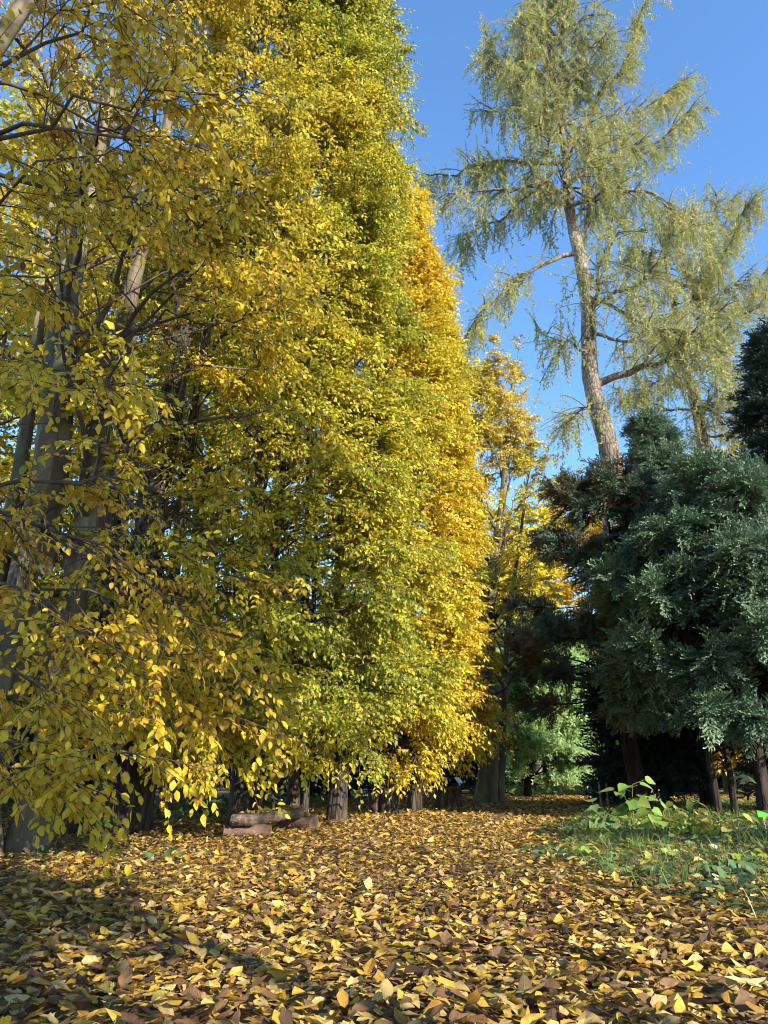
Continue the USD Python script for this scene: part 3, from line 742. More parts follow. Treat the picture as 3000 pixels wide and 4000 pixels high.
def conifer(name, label, base, H, profile, mat, nl=60, nb=7, ns=4, seed=0, zmin=0.8, elev=(-5, 35), r=0.18, size=1.0, group=None, bark=None, face=None, face_share=0.6, up=0.3, inner=0.35, lean=(0, 0), stems=None, hang=0.12, protos=None):
    rg = np.random.default_rng(seed)
    b0 = np.array([base[0], base[1], float(gz(base[0], base[1])) - 0.05])
    root = thing(name, label, "conifer", b0, group=group)
    bark = bark or M_DARKBARK
    t = np.array([0, 0.1, 0.3, 0.6, 1.0])
    tp = np.stack([lean[0] * t, lean[1] * t, t * H * 0.97], 1)
    tr = r * np.array([1.0, 0.88, 0.7, 0.42, 0.06])
    part(root, "trunk", trunk_mesh(tp, tr, sides=12, seed=seed, flare=0.35, flute=0.05), bark, smooth=True)
    for (dx, dy, tx, ty, rr, hs) in stems or ():
        p = np.stack([dx + (tx - dx) * t, dy + (ty - dy) * t, t * H * hs], 1)
        part(root, "stem", trunk_mesh(p, rr * np.array([1, 0.9, 0.75, 0.5, 0.1]), sides=9, seed=seed + 3, flare=0.3), bark, smooth=True)
    z0 = zmin + (0.97 * H - zmin) * rg.uniform(0, 1, nl) ** 0.9
    az = rg.uniform(0, 2 * np.pi, nl)
    if face is not None:
        az = np.where(rg.uniform(0, 1, nl) < face_share, face + rg.normal(0, 0.8, nl), az)
    R = profile(z0) * rg.uniform(0.7, 1.05, nl)
    el = np.radians(rg.uniform(*elev, nl))
    start = np.stack([np.interp(z0, tp[:, 2], tp[:, c]) for c in range(3)], 1)
    end = start + np.stack([np.cos(az) * R, np.sin(az) * R, R * np.tan(el)], 1)
    mid = 0.5 * (start + end); mid[:, 2] -= hang * R
    LP = bez(start, mid, end, 7)
    LR = np.clip(np.interp(z0, tp[:, 2], tr) * 0.3, 0.012, 0.06)[:, None] * np.linspace(1, 0.2, 7)[None]
    li = np.repeat(np.arange(nl), nb)
    s = inner + (1 - inner) * rg.uniform(0, 1, len(li)) ** 0.8
    p, tg = sample_path(LP[li], s)
    side = nrm(np.cross(tg, [0, 0, 1.0])) * rg.choice([-1, 1], (len(li), 1))
    d = nrm(tg * rg.uniform(0.4, 1, (len(li), 1)) + side * rg.uniform(0.2, 1, (len(li), 1)) + np.array([0, 0, 1.0]) * rg.uniform(-0.3, up + 0.2, (len(li), 1)))
    bl = (0.2 + 0.22 * R[li]) * (1.1 - 0.5 * s) * rg.uniform(0.6, 1.2, len(li))
    tt = np.linspace(0, 1, 4)
    BP = p[:, None] + d[:, None] * (bl[:, None] * tt)[..., None]
    part(root, "branches", merge([tubes(LP, LR, 5), tubes(BP, np.tile(np.array([[0.009, 0.007, 0.005, 0.003]]), (len(li), 1)), 3)]), bark, kind="stuff")
    bi = np.repeat(np.arange(len(li)), ns)
    s2 = rg.uniform(0.1, 1.0, len(bi))
    p2, t2 = sample_path(BP[bi], s2)
    x = nrm(t2 * rg.uniform(0.4, 1, (len(bi), 1)) + 0.5 * rg.normal(0, 1, p2.shape) + np.array([0, 0, 1.0]) * rg.uniform(up - 0.4, up + 0.3, (len(bi), 1)))
    q = frame_quat(x, nrm(np.array([0, 0, 1.0]) + 0.4 * rg.normal(0, 1, p2.shape)))
    px, py, dz = project(p2 + b0)
    keep = ((px > -300) & (px < 3300) & (py > -300) & (py < 4200) & (dz > 1)) | (rg.uniform(0, 1, len(bi)) < 0.35)
    scatter(root, "foliage", protos or CYP_PROTOS, [mat] * 4, p2[keep], q[keep], size * rg.uniform(0.6, 1.15, keep.sum()), rg.integers(0, 4, keep.sum()))
    return root


BLUE = "blue-green conifers right of the path"
conifer("conifer_tree", "blue-green conifer with dead brown branches, leftmost beside the path", (5.2, 15.5), 7.3, crown_profile([(0, 1.2), (1.6, 2.2), (3, 2.7), (4.5, 2.2), (6, 1.7), (6.8, 1.0), (7.3, 0.3)]), M_CYP2,
        nl=52, nb=10, ns=7, up=0.02, seed=81, zmin=2.1, elev=(-8, 25), r=0.15, face=-1.9, face_share=0.5, group=BLUE, size=0.8, inner=0.5, stems=[(-0.27, -0.4, -0.45, -0.3, 0.05, 0.6)])
conifer("conifer_tree", "big blue-green conifer whose bushy branches fill the right edge of the picture", (6.1, 12.3), 6.0, crown_profile([(0, 1.5), (1.4, 1.9), (3, 2.3), (4.2, 1.9), (5.2, 1.1), (6.0, 0.3)]), M_CYP,
        nl=66, nb=12, ns=8, up=0.02, seed=82, zmin=1.25, elev=(-12, 30), r=0.11, face=-2.0, group=BLUE, size=0.85, inner=0.5, stems=[(0.5, 0.1, 0.8, 0, 0.07, 0.8), (-0.6, 0.3, -0.9, 0.2, 0.06, 0.75), (1.1, 0.5, 1.3, 0.4, 0.08, 0.9), (-0.2, 0.6, -0.3, 0.6, 0.06, 0.8)])
conifer("conifer_tree", "blue-green conifer between its two larger neighbours, top just under the larch trunk", (7.1, 16.8), 9.9, crown_profile([(0, 1.0), (1.6, 1.9), (4, 2.2), (6, 1.7), (8, 0.6), (9.9, 0.1)]), M_CYP,
        nl=66, nb=9, ns=7, up=0.02, seed=83, zmin=2.0, elev=(-5, 35), r=0.14, face=-1.9, group=BLUE, size=0.85, inner=0.45)
conifer("conifer_tree", "tall very dark conifer cut off by the right edge of the picture", (8.0, 12.2), 8.9, crown_profile([(0, 0.9), (3, 1.1), (6.5, 0.95), (8.2, 0.5), (8.9, 0.15)]), M_CYP3,
        nl=100, nb=8, ns=5, seed=84, zmin=1.2, elev=(-5, 35), r=0.13, face=-2.2, group=BLUE, size=0.9)
conifer("conifer_tree", "blue-green conifer standing furthest right behind the bushy one", (9.3, 13.0), 7.6, crown_profile([(0, 0.9), (1.6, 2.0), (4, 2.2), (6, 1.5), (8, 0.2)]), M_CYP,
        nl=60, nb=9, ns=6, up=0.02, seed=86, zmin=1.8, elev=(-5, 35), r=0.14, face=-2.2, group=BLUE, size=0.9, inner=0.45)
conifer("conifer_tree", "light green sunlit conifer at the end of the path, left of the dark trunks", (4.8, 25.5), 5.0, crown_profile([(0, 2.1), (1.0, 2.6), (2.5, 2.5), (3.8, 1.6), (5.0, 0.3)]), M_YEW,
        nl=130, nb=8, ns=5, seed=85, zmin=0.12, elev=(-5, 50), r=0.12, face=-1.2, face_share=0.85, size=1.0, up=0.45, inner=0.6, protos=YEW_PROTOS)
for k, (lab, x, y, h, r) in enumerate([
        ("dark conifer in the shade behind the thick fluted trunk", -6.3, 16.0, 5.5, 1.9), ("dark conifer in the shade behind the log bench", -3.2, 20.0, 5.5, 2.1),
        ("dark conifer in the shade behind the slim stem right of the bench", -1.2, 24.0, 6.0, 2.2), ("dark conifer in the shade left of the stout grey trunk", 2.0, 27.0, 6.0, 2.2),
        ("dark conifer in the shade at the far left edge", -10.5, 18.0, 6.0, 2.2), ("dark conifer at the end of the path, right of the light green one", 10.2, 29.0, 6.5, 2.2), ("low dark conifer hiding the foot of the tall larch", 6.0, 17.6, 3.3, 1.0), ("low dark conifer in the shade behind the bushy blue-green one", 8.4, 15.0, 3.2, 1.5),
        ("dark conifer deep in the wood behind the right-hand stems", 17.5, 30.0, 6.0, 2.3)]):
    conifer("dark_conifer", lab, (x, y), h, crown_profile([(0, r * 0.9), (h * 0.3, r), (h * 0.7, r * 0.6), (h, 0.15)]), M_CYP3, nl=50, nb=6, ns=4, seed=90 + k, zmin=0.3, elev=(-10, 25), r=0.13, size=1.5, group="dark conifers in the wood", face=-1.5)

rgf = np.random.default_rng(77)
for k in range(30):
    x = -44 + 92 * (k + rgf.uniform(0.2, 0.8)) / 30
    y = rgf.uniform(44, 58)
    h = rgf.uniform(7, 11)
    conifer("dark_conifer", "far dark conifer of the wood that closes the view behind all trunks", (x, y), h, crown_profile([(0, 3.2), (h * 0.3, 3.4), (h * 0.7, 2.2), (h, 0.3)]), M_CYP3, nl=45, nb=5, ns=3, seed=130 + k, zmin=0.2, elev=(-10, 20), r=0.2, size=4.2, group="far conifers closing the view", face=-1.57, inner=0.1)

# trees behind the camera: they give the dappled shade on the path and on the lower part of the row
for k, (x, y, h, z0, r, n, lab) in enumerate([(3.1, -5.3, 12.5, 6.3, 1.8, 36, "tall-stemmed autumn tree behind the viewer, leftmost of those shading the row"), (5.0, -3.7, 13.0, 6.4, 1.7, 34, "tall-stemmed autumn tree behind the viewer, middle one of those shading the row"),
                                              (6.9, -2.1, 12.0, 6.4, 1.7, 30, "tall-stemmed autumn tree behind the viewer, rightmost of those shading the row"), (2.05, -2.15, 7.6, 3.2, 1.2, 44, "smaller autumn tree closest behind the viewer, shading the lowest hanging leaves"), (8.6, 2.6, 5.0, 1.4, 1.6, 9, "small autumn tree beside the viewer shading the right-hand bed")]):
    deciduous("autumn_tree", lab, (x, y), h, crown_profile([(0, r * 0.3), (z0 * 0.9, r * 0.6), (z0 + 1, r), (h * 0.8, r * 0.8), (h, 0.25)]), [("lime", 0.3), ("yellow", 0.5), ("gold", 0.2)],
              [(0, 0, 0.2, 0.1, 0.08, 0.95), (0.35, 0.3, 0.7, 0.3, 0.05, 0.75)], nl=n, nb=8, nt=5, nlf=8, leaf=0.12, seed=230 + k, zmin=z0, elev=(5, 40), cull=1.0, tiny=True, inner=0.3, twig_len=(0.3, 0.7), droop=0.1, group="trees behind the viewer")

# ------------------------------------------------------------------ larches


def larch(label, X, Y, H, r, limbs, nrand, profile, seed, zlow, cat="larch tree", per=1.0):
    rg = np.random.default_rng(seed)
    b0 = np.array([X, Y, -0.05])
    root = thing("larch_tree", label, cat, b0, group=None)
    t = np.array([0, 0.05, 0.3, 0.55, 0.8, 1.0])
    p = np.stack([0.15 * np.sin(t * 5), 0 * t, t * H], 1)
    tr = r * np.array([1.15, 1, 0.85, 0.6, 0.3, 0.05])
    part(root, "trunk", trunk_mesh(p, tr, sides=18, seed=seed, flare=0.25, flute=0.03, step=0.35), M_LARCHBARK, smooth=True)
    LPs, LRs = [], []
    for pts, dy, rr in limbs:
        q = np.array([at(px, py, Y + d) for (px, py), d in zip(pts, np.linspace(0, dy, len(pts)))]) - b0
        s = np.linspace(0, 1, len(q)); u = np.linspace(0, 1, 10)
        LP = np.stack([np.interp(u, s, q[:, c]) for c in range(3)], 1)
        LP[1:-1] += rg.normal(0, 0.07, (8, 3))
        LPs.append(LP); LRs.append(rr * np.linspace(1, 0.2, 10))
    z0 = zlow + (0.98 * H - zlow) * rg.uniform(0, 1, nrand) ** 0.8
    az = rg.uniform(0, 2 * np.pi, nrand)
    R = profile(z0) * rg.uniform(0.3, 1.0, nrand)
    st = np.stack([np.interp(z0, p[:, 2], p[:, c]) for c in range(3)], 1)
    en = st + np.stack([np.cos(az) * R, np.sin(az) * R, R * rg.uniform(-0.15, 0.55, nrand)], 1)
    md = 0.5 * (st + en); md[:, 2] -= 0.14 * R
    LPr = bez(st, md, en, 10) + rg.normal(0, 0.05, (nrand, 10, 3))
    LRr = np.clip(np.interp(z0, p[:, 2], tr) * 0.28, 0.02, 0.09)[:, None] * np.linspace(1, 0.2, 10)[None]
    LP = np.concatenate([np.array(LPs), LPr]) if LPs else LPr
    LR = np.concatenate([np.array(LRs), LRr]) if LRs else LRr
    for k in range(len(LP)):
        part(root, "limb", tubes(LP[k:k + 1], LR[k:k + 1], 7), M_LARCHBARK, smooth=True)
    ln = np.linalg.norm(np.diff(LP, axis=1), axis=2).sum(1)
    cnt = np.maximum(3, (ln * 5.0 * per).astype(int))
    li = np.repeat(np.arange(len(LP)), cnt)
    s = rg.uniform(0.12, 1.0, len(li)) ** 0.75
    pp, tg = sample_path(LP[li], s)
    side = nrm(np.cross(tg, [0, 0, 1.0])) * rg.choice([-1, 1], (len(li), 1))
    d = nrm(tg * rg.uniform(0.2, 1, (len(li), 1)) + side * rg.uniform(0.2, 1.1, (len(li), 1)) + np.array([0, 0, 1.0]) * rg.uniform(-0.25, 0.5, (len(li), 1)))
    bl = rg.uniform(0.5, 1.7, len(li)) * (1.15 - 0.5 * s)
    tt = np.linspace(0, 1, 5)
    BP = pp[:, None] + d[:, None] * (bl[:, None] * tt)[..., None]
    BP[..., 2] -= 0.35 * bl[:, None] * tt ** 2
    part(root, "twigs", tubes(BP, np.tile(np.array([[0.022, 0.018, 0.014, 0.01, 0.007]]), (len(li), 1)), 4), M_TWIG, kind="stuff")
    bi = np.repeat(np.arange(len(li)), 5)
    s2 = rg.uniform(0.1, 1.0, len(bi))
    p2, t2 = sample_path(BP[bi], s2)
    mode = rg.uniform(0, 1, (len(bi), 1))
    x = np.where(mode < 0.62, np.array([0, 0, -1.0]) + 0.28 * rg.normal(0, 1, p2.shape) + 0.2 * t2, t2 + 0.45 * rg.normal(0, 1, p2.shape) + np.array([0, 0, 0.25]))
    q = frame_quat(nrm(x), nrm(rg.normal(0, 1, p2.shape)))
    sc = np.where(mode[:, 0] < 0.62, rg.uniform(0.6, 1.5, len(bi)), rg.uniform(0.45, 0.95, len(bi)))
    scatter(root, "foliage", LARCH_PROTOS, [M_LARCH] * 4, p2, q, sc, rg.integers(0, 4, len(bi)))
    return root


LY = 20.0
LX = at(2350, 1800, LY)[0]
larch("tall larch with drooping pale green needles and a bare scaly lower trunk", LX, LY, 30.5, 0.37, [
    ([(2240, 775), (2120, 730), (1950, 750), (1740, 755)], -1.0, 0.10), ([(2210, 640), (1980, 629), (1828, 667), (1670, 690)], 1.0, 0.09),
    ([(2245, 990), (2130, 1020), (2030, 1080), (1900, 1200), (1840, 1290)], -0.5, 0.09), ([(2230, 740), (2073, 760), (1960, 850), (1800, 950)], 2.0, 0.07),
    ([(2335, 1500), (2486, 1453), (2596, 1411), (2689, 1335), (2830, 1200)], -2.0, 0.13), ([(2310, 1330), (2325, 1200), (2345, 1040), (2420, 900)], -4.0, 0.10),
    ([(2250, 960), (2290, 860), (2320, 720), (2390, 590), (2500, 560)], -1.0, 0.11), ([(2215, 620), (2290, 490), (2350, 372), (2435, 280), (2470, 150), (2510, 40)], 0.0, 0.12),
    ([(2235, 800), (2420, 745), (2560, 760), (2700, 880)], -1.0, 0.09), ([(2200, 480), (2080, 400), (1960, 280), (1900, 140)], 0.5, 0.07),
    ([(2190, 400), (2150, 250), (2080, 120), (2040, 70)], -1.0, 0.06), ([(2300, 1200), (2480, 1130), (2600, 1000), (2720, 830)], -2.5, 0.09),
    ([(2225, 700), (2420, 620), (2580, 560), (2690, 430)], 1.5, 0.08), ([(2215, 560), (2400, 480), (2560, 400), (2650, 330)], 2.5, 0.07),
    ([(2320, 1380), (2200, 1330), (2090, 1290)], -1.0, 0.04), ([(2350, 1580), (2270, 1600), (2230, 1640)], -1.0, 0.04),
    ([(2280, 1150), (2480, 1250), (2650, 1300), (2800, 1380)], -2.0, 0.07), ([(2300, 1300), (2500, 1330), (2640, 1220)], 2.0, 0.07)],
    44, crown_profile([(0, 2.5), (14, 2.0), (20, 3.2), (25, 3.2), (28, 2.4), (30.5, 0.8)]), 101, 18.0, per=1.35)
L2 = at(2710, 1600, 27.0)
larch("second larch further back at right, its pale trunk behind the blue-green conifers", L2[0], 27.0, 27.0, 0.38, [
    ([(2700, 1400), (2850, 1250), (3050, 1150)], -2.0, 0.08), ([(2690, 1250), (2800, 1050), (2900, 850), (2945, 780)], -1.0, 0.08), ([(2700, 1560), (2860, 1640), (3000, 1700)], -1.5, 0.07),
    ([(2690, 1200), (2820, 1000), (2860, 780)], 1.0, 0.06), ([(2710, 1500), (2560, 1490), (2480, 1520)], -1.0, 0.06), ([(2700, 1320), (2900, 1180), (3050, 1000)], 1.0, 0.07), ([(2690, 1150), (2780, 950), (2800, 760)], -1.0, 0.06), ([(2700, 1450), (2850, 1420), (3020, 1350)], -2.0, 0.06), ([(2700, 1600), (2820, 1560), (2950, 1560)], -1.0, 0.05), ([(2700, 1400), (2600, 1300), (2520, 1290)], -1.0, 0.05)],
    34, crown_profile([(0, 3), (13, 4.0), (18, 4.6), (22, 2.8), (27, 0.3)]), 102, 12.5, per=1.3)

# ------------------------------------------------------------------ fallen leaves
LIT = {"yellow": (0.42, 0.27, 0.035), "tan": (0.42, 0.30, 0.105), "ochre": (0.33, 0.175, 0.027), "brown": (0.15, 0.08, 0.035), "dark": (0.085, 0.048, 0.027), "olive": (0.22, 0.19, 0.035), "pink": (0.32, 0.19, 0.09)}
LN = list(LIT)
LC = np.array([LIT[k] for k in LN])

green_poly = np.array([ground_at(*p)[:2] for p in [(2200, 3225), (2130, 3330), (2190, 3420), (2420, 3470), (2700, 3570), (3300, 3660), (3900, 3400), (3700, 3150), (2700, 3130), (2330, 3160)]])


def in_poly(x, y, poly):
    inside = np.zeros(len(x), bool)
    j = len(poly) - 1
    for i in range(len(poly)):
        xi, yi, xj, yj = poly[i, 0], poly[i, 1], poly[j, 0], poly[j, 1]
        c = ((yi > y) != (yj > y)) & (x < (xj - xi) * (y - yi) / (yj - yi + 1e-12) + xi)
        inside ^= c
        j = i
    return inside


def litter(y0, y1, dens, lod, size, seed):
    rg = np.random.default_rng(seed)
    wmax = 0.62 * y1 + 1.2
    n = int((y1 - y0) * 2 * wmax * dens)
    x, y = rg.uniform(-wmax, wmax, n), rg.uniform(y0, y1, n)
    k = np.abs(x) < 0.62 * y + 0.9
    x, y = x[k], y[k]
    g = in_poly(x + 1.1 * (meshkit.fbm(np.stack([x * 1.5, y * 1.5, 0 * x], 1), 3, 21) - 0.5), y + 1.1 * (meshkit.fbm(np.stack([x * 1.5, y * 1.5, 0 * x + 9], 1), 3, 22) - 0.5), green_poly)
    k = ~g | (rg.uniform(0, 1, len(x)) < 0.5)
    x, y = x[k], y[k]
    n = len(x)
    z = gz(x, y) + rg.uniform(0.002, 0.04, n) + 0.012
    a = rg.uniform(0, 2 * np.pi, n)
    til = rg.normal(0, 0.2, n)
    ax = np.stack([np.cos(a) * np.cos(til), np.sin(a) * np.cos(til), np.sin(til)], 1)
    nn = np.array([0, 0, 1.0]) + np.stack([rg.normal(0, 0.3, n), rg.normal(0, 0.3, n), np.zeros(n)], 1)
    L = size * rg.uniform(0.5, 1.15, n)
    big = meshkit.fbm(np.stack([x * 0.5, y * 0.5, 0 * x], 1), 3, 9)
    w = np.array([0.30, 0.23, 0.13, 0.18, 0.12, 0.02, 0.02])[None] * np.ones((n, 1))
    w[:, 3:5] *= (0.5 + 1.2 * big)[:, None]
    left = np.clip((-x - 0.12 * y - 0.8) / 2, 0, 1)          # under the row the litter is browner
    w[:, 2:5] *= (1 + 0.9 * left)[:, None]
    w /= w.sum(1, keepdims=True)
    ci = (rg.uniform(0, 1, (n, 1)) > np.cumsum(w, 1)).sum(1).clip(0, 6)
    col = LC[ci] * rg.uniform(0.75, 1.2, (n, 1))
    return dict(pos=np.stack([x, y, z], 1), axis=ax, normal=nn, length=L, width=L * rg.uniform(0.42, 0.68, n), fold=rg.uniform(-0.4, 0.7, n), curl=rg.uniform(-0.35, 0.35, n), col=col), ci


NEAR, near_ci = litter(1.75, 5.0, 1150, "hi", 0.07, 201)
px, py, dz = project(NEAR["pos"])
score = np.where((px > 20) & (px < 2980) & (py < 3960) & (py > 2500) & ~np.isin(near_ci, [4]), dz - 6 * (NEAR["pos"][:, 2] - gz(NEAR["pos"][:, 0], NEAR["pos"][:, 1])), 99)
pick = np.argsort(score, kind="stable")[:290]
mask = np.zeros(len(px), bool); mask[pick] = True
LITLAB = {"yellow": "yellow fallen leaf lying on the leaf carpet at the bottom of the picture", "tan": "pale straw-coloured fallen leaf lying on the leaf carpet at the bottom of the picture",
          "ochre": "ochre fallen leaf lying on the leaf carpet at the bottom of the picture", "brown": "brown curled fallen leaf lying among yellow ones at the bottom of the picture",
          "olive": "olive green fallen leaf lying on the leaf carpet at the bottom of the picture", "pink": "pinkish beige fallen leaf lying on the leaf carpet at the bottom of the picture"}
rgw = np.random.default_rng(5)
for q in pick:
    e = slice(q, q + 1)
    d = {k: v[e] for k, v in NEAR.items()}
    d["pos"] = d["pos"] + np.array([0, 0, 0.012])
    me, c, luv = leaves(**d, lod="hi", wave=0.05, rg=rgw)
    nm = LN[near_ci[q]]
    part(None, "fallen_leaf", me, M_LITTER_NEAR, smooth=True, col=c, luv=luv, label=LITLAB[nm], cat="fallen leaf", group=f"single {nm} fallen leaves in the foreground")
sets = []
me, c, luv = leaves(**{k: v[~mask] for k, v in NEAR.items()}, lod="hi", wave=0.05, rg=rgw)
sets.append((me, c, luv))
MIDL, _ = litter(5.0, 10.0, 560, "mid", 0.074, 202)
sets.append(leaves(**MIDL, lod="mid"))
FARL, _ = litter(10.0, 27.0, 240, "lo", 0.105, 203)
sets.append(leaves(**FARL, lod="lo"))
part(None, "leaf_litter", merge([s[0] for s in sets]), M_LITTER_NEAR, col=np.vstack([s[1] for s in sets]), luv=np.vstack([s[2] for s in sets]),
     label="carpet of yellow and brown fallen leaves covering the path", cat="leaf litter", kind="stuff")


rg = np.random.default_rng(61)
n = 260
tx, ty = rg.uniform(-3.5, 4.5, n), 1.8 + 7 * rg.uniform(0, 1, n) ** 1.6
ta, tl = rg.uniform(0, np.pi, n), rg.uniform(0.06, 0.28, n)
tz = gz(tx, ty) + 0.045
tt = np.linspace(-0.5, 0.5, 5)
tp = np.stack([tx[:, None] + np.cos(ta)[:, None] * tl[:, None] * tt + rg.normal(0, 0.006, (n, 5)), ty[:, None] + np.sin(ta)[:, None] * tl[:, None] * tt + rg.normal(0, 0.006, (n, 5)), tz[:, None] + rg.normal(0, 0.012, (n, 5))], -1)
part(None, "fallen_twigs", tubes(tp, rg.uniform(0.0012, 0.003, (n, 1)) * np.ones((1, 5)), 5), M_TWIG, smooth=True, label="thin dark twigs and leaf stalks lying among the fallen leaves", cat="twigs", kind="stuff")


def maple_leaf(size, seed):
    """Outline of a five-lobed maple leaf, gently cupped."""
    rg = np.random.default_rng(seed)
    tips = [(-150, .62), (-128, .36), (-105, .78), (-82, .42), (-62, .62), (-48, 1.0), (-34, .72), (-22, .5), (-12, .8), (0, 1.12), (12, .8), (22, .5), (34, .72), (48, 1.0), (62, .62), (82, .42), (105, .78), (128, .36), (150, .62), (180, .18)]
    a = np.radians([t[0] for t in tips]); r = np.array([t[1] for t in tips]) * size
    ring = np.stack([np.cos(a) * r, np.sin(a) * r, 0.12 * size * np.sin(a * 3 + seed) * (r / size)], 1)
    inner = ring * 0.45; inner[:, 2] *= 0.2
    V = np.vstack([[0, 0, 0.02 * size], inner, ring])
    n = len(ring); F = []
    for i in range(n):
        j = (i + 1) % n
        F += [(0, 1 + i, 1 + j), (1 + i, 1 + n + i, 1 + n + j), (1 + i, 1 + n + j, 1 + j)]
    stem = tubes(np.array([[[-0.1 * size, 0, 0.0], [-0.6 * size, 0.05 * size, 0.03 * size], [-1.1 * size, 0.2 * size, 0.02 * size]]]), np.array([[0.0014, 0.0012, 0.001]]), 5)
    return (V, np.array(F)), stem


for (px, py, size, col, rz, lab) in [(1815, 3690, 0.075, (0.52, 0.43, 0.12), 1.9, "large pale yellow maple leaf lying flat right of the middle"),
                                     (2950, 3680, 0.075, (0.62, 0.23, 0.04), 2.6, "orange maple leaf lying at the right edge of the picture"),
                                     (2480, 3790, 0.06, (0.48, 0.33, 0.05), 0.7, "ochre maple leaf standing on edge at lower right"),
                                     (2930, 3950, 0.08, (0.55, 0.47, 0.2), 1.2, "pale cream maple leaf in the bottom right corner")]:
    p = ground_at(px, py)
    t = thing("maple_leaf", lab, "maple leaf", (p[0], p[1], float(gz(p[0], p[1])) + 0.085), rz)
    (V, F), st = maple_leaf(size, int(px) % 7)
    V = V @ trimesh.transformations.rotation_matrix(0.16, [1, 0.2, 0])[:3, :3].T
    part(t, "blade", (V, F), M_LITTER, smooth=True, col=np.tile(np.array(col), (len(V), 1)))
    part(t, "stalk", st, plain("stalk_look_%d" % px, (0.3, 0.16, 0.06)), smooth=True)

# ------------------------------------------------------------------ log bench
A = ground_at(985, 3283); B = ground_at(1200, 3240)
d = (B - A)[:2]; bl = np.linalg.norm(d); ang = math.atan2(d[1], d[0])
bench = thing("log_bench", "low rustic bench of a rough timber slab on two log feet, leaves on top", "bench", (A[0], A[1], float(gz(A[0], A[1]))), ang)


def rough(mesh, amp, freq, seed, sub=0.05):
    v, f = trimesh.remesh.subdivide_to_size(mesh.vertices, mesh.faces, sub)
    m = trimesh.Trimesh(v, f, process=True)
    nv = m.vertex_normals
    k = meshkit.fbm(m.vertices * freq, 3, seed) - 0.5
    return np.array(m.vertices) + nv * (k * amp * 2)[:, None], np.array(m.faces)


def chamfer_box(sx, sy, sz, c):
    from manifold3d import Manifold
    return trimesh.Trimesh(*(lambda m: (np.array(m.vert_properties[:, :3]), np.array(m.tri_verts)))(Manifold.batch_hull([
        Manifold.cube((sx - 2 * c, sy - 2 * c, sz), True), Manifold.cube((sx, sy - 2 * c, sz - 2 * c), True), Manifold.cube((sx - 2 * c, sy, sz - 2 * c), True)]).to_mesh()))


slab = chamfer_box(bl + 0.1, 0.27, 0.105, 0.018); slab.apply_translation((bl / 2 + 0.0, 0.13, 0.20))
part(bench, "seat", rough(slab, 0.018, 7.0, 3, 0.03), M_WOOD, smooth=40)
for (cx, ln, rad, sd) in ((0.1, 0.5, 0.085, 5), (bl - 0.12, 0.5, 0.095, 6)):
    c = trimesh.creation.cylinder(rad, ln, sections=16)
    c.apply_scale((1.25, 0.85, 1)); c.apply_transform(trimesh.transformations.rotation_matrix(math.pi / 2, [1, 0, 0])); c.apply_transform(trimesh.transformations.rotation_matrix(0.2 * (1 if sd == 5 else -1), [0, 0, 1]))
    c.apply_translation((cx, 0.1, rad * 0.8))
    part(bench, "log_foot", rough(c, 0.03, 7.0, sd, 0.04), M_STONE, smooth=50)
rg = np.random.default_rng(31)
n = 90
bx = rg.uniform(0.1, bl, n); by = 0.13 + rg.normal(0.02, 0.07, n); kk = np.abs(by - 0.13) < 0.12; bx, by = bx[kk], by[kk]; n = len(bx)
ca, sa = math.cos(ang), math.sin(ang)
pos = np.stack([A[0] + bx * ca - by * sa, A[1] + bx * sa + by * ca, np.full(n, 0.27) + rg.uniform(0, 0.015, n)], 1)
a = rg.uniform(0, 6.28, n); til = rg.normal(0, 0.2, n)
me, c, luv = leaves(pos, np.stack([np.cos(a), np.sin(a), np.sin(til)], 1), np.array([0, 0, 1.0]) + rg.normal(0, 0.3, (n, 3)), rg.uniform(0.05, 0.09, n), rg.uniform(0.03, 0.055, n), rg.uniform(0, 0.5, n), rg.uniform(-0.2, 0.3, n), LC[rg.choice(3, n)] * rg.uniform(0.8, 1.2, (n, 1)), "mid")
part(None, "leaf_scatter", me, M_LITTER, col=c, label="yellow leaves scattered on the slab of the log bench", cat="fallen leaves", kind="stuff")

# ------------------------------------------------------------------ stumps, sign, stakes and labels


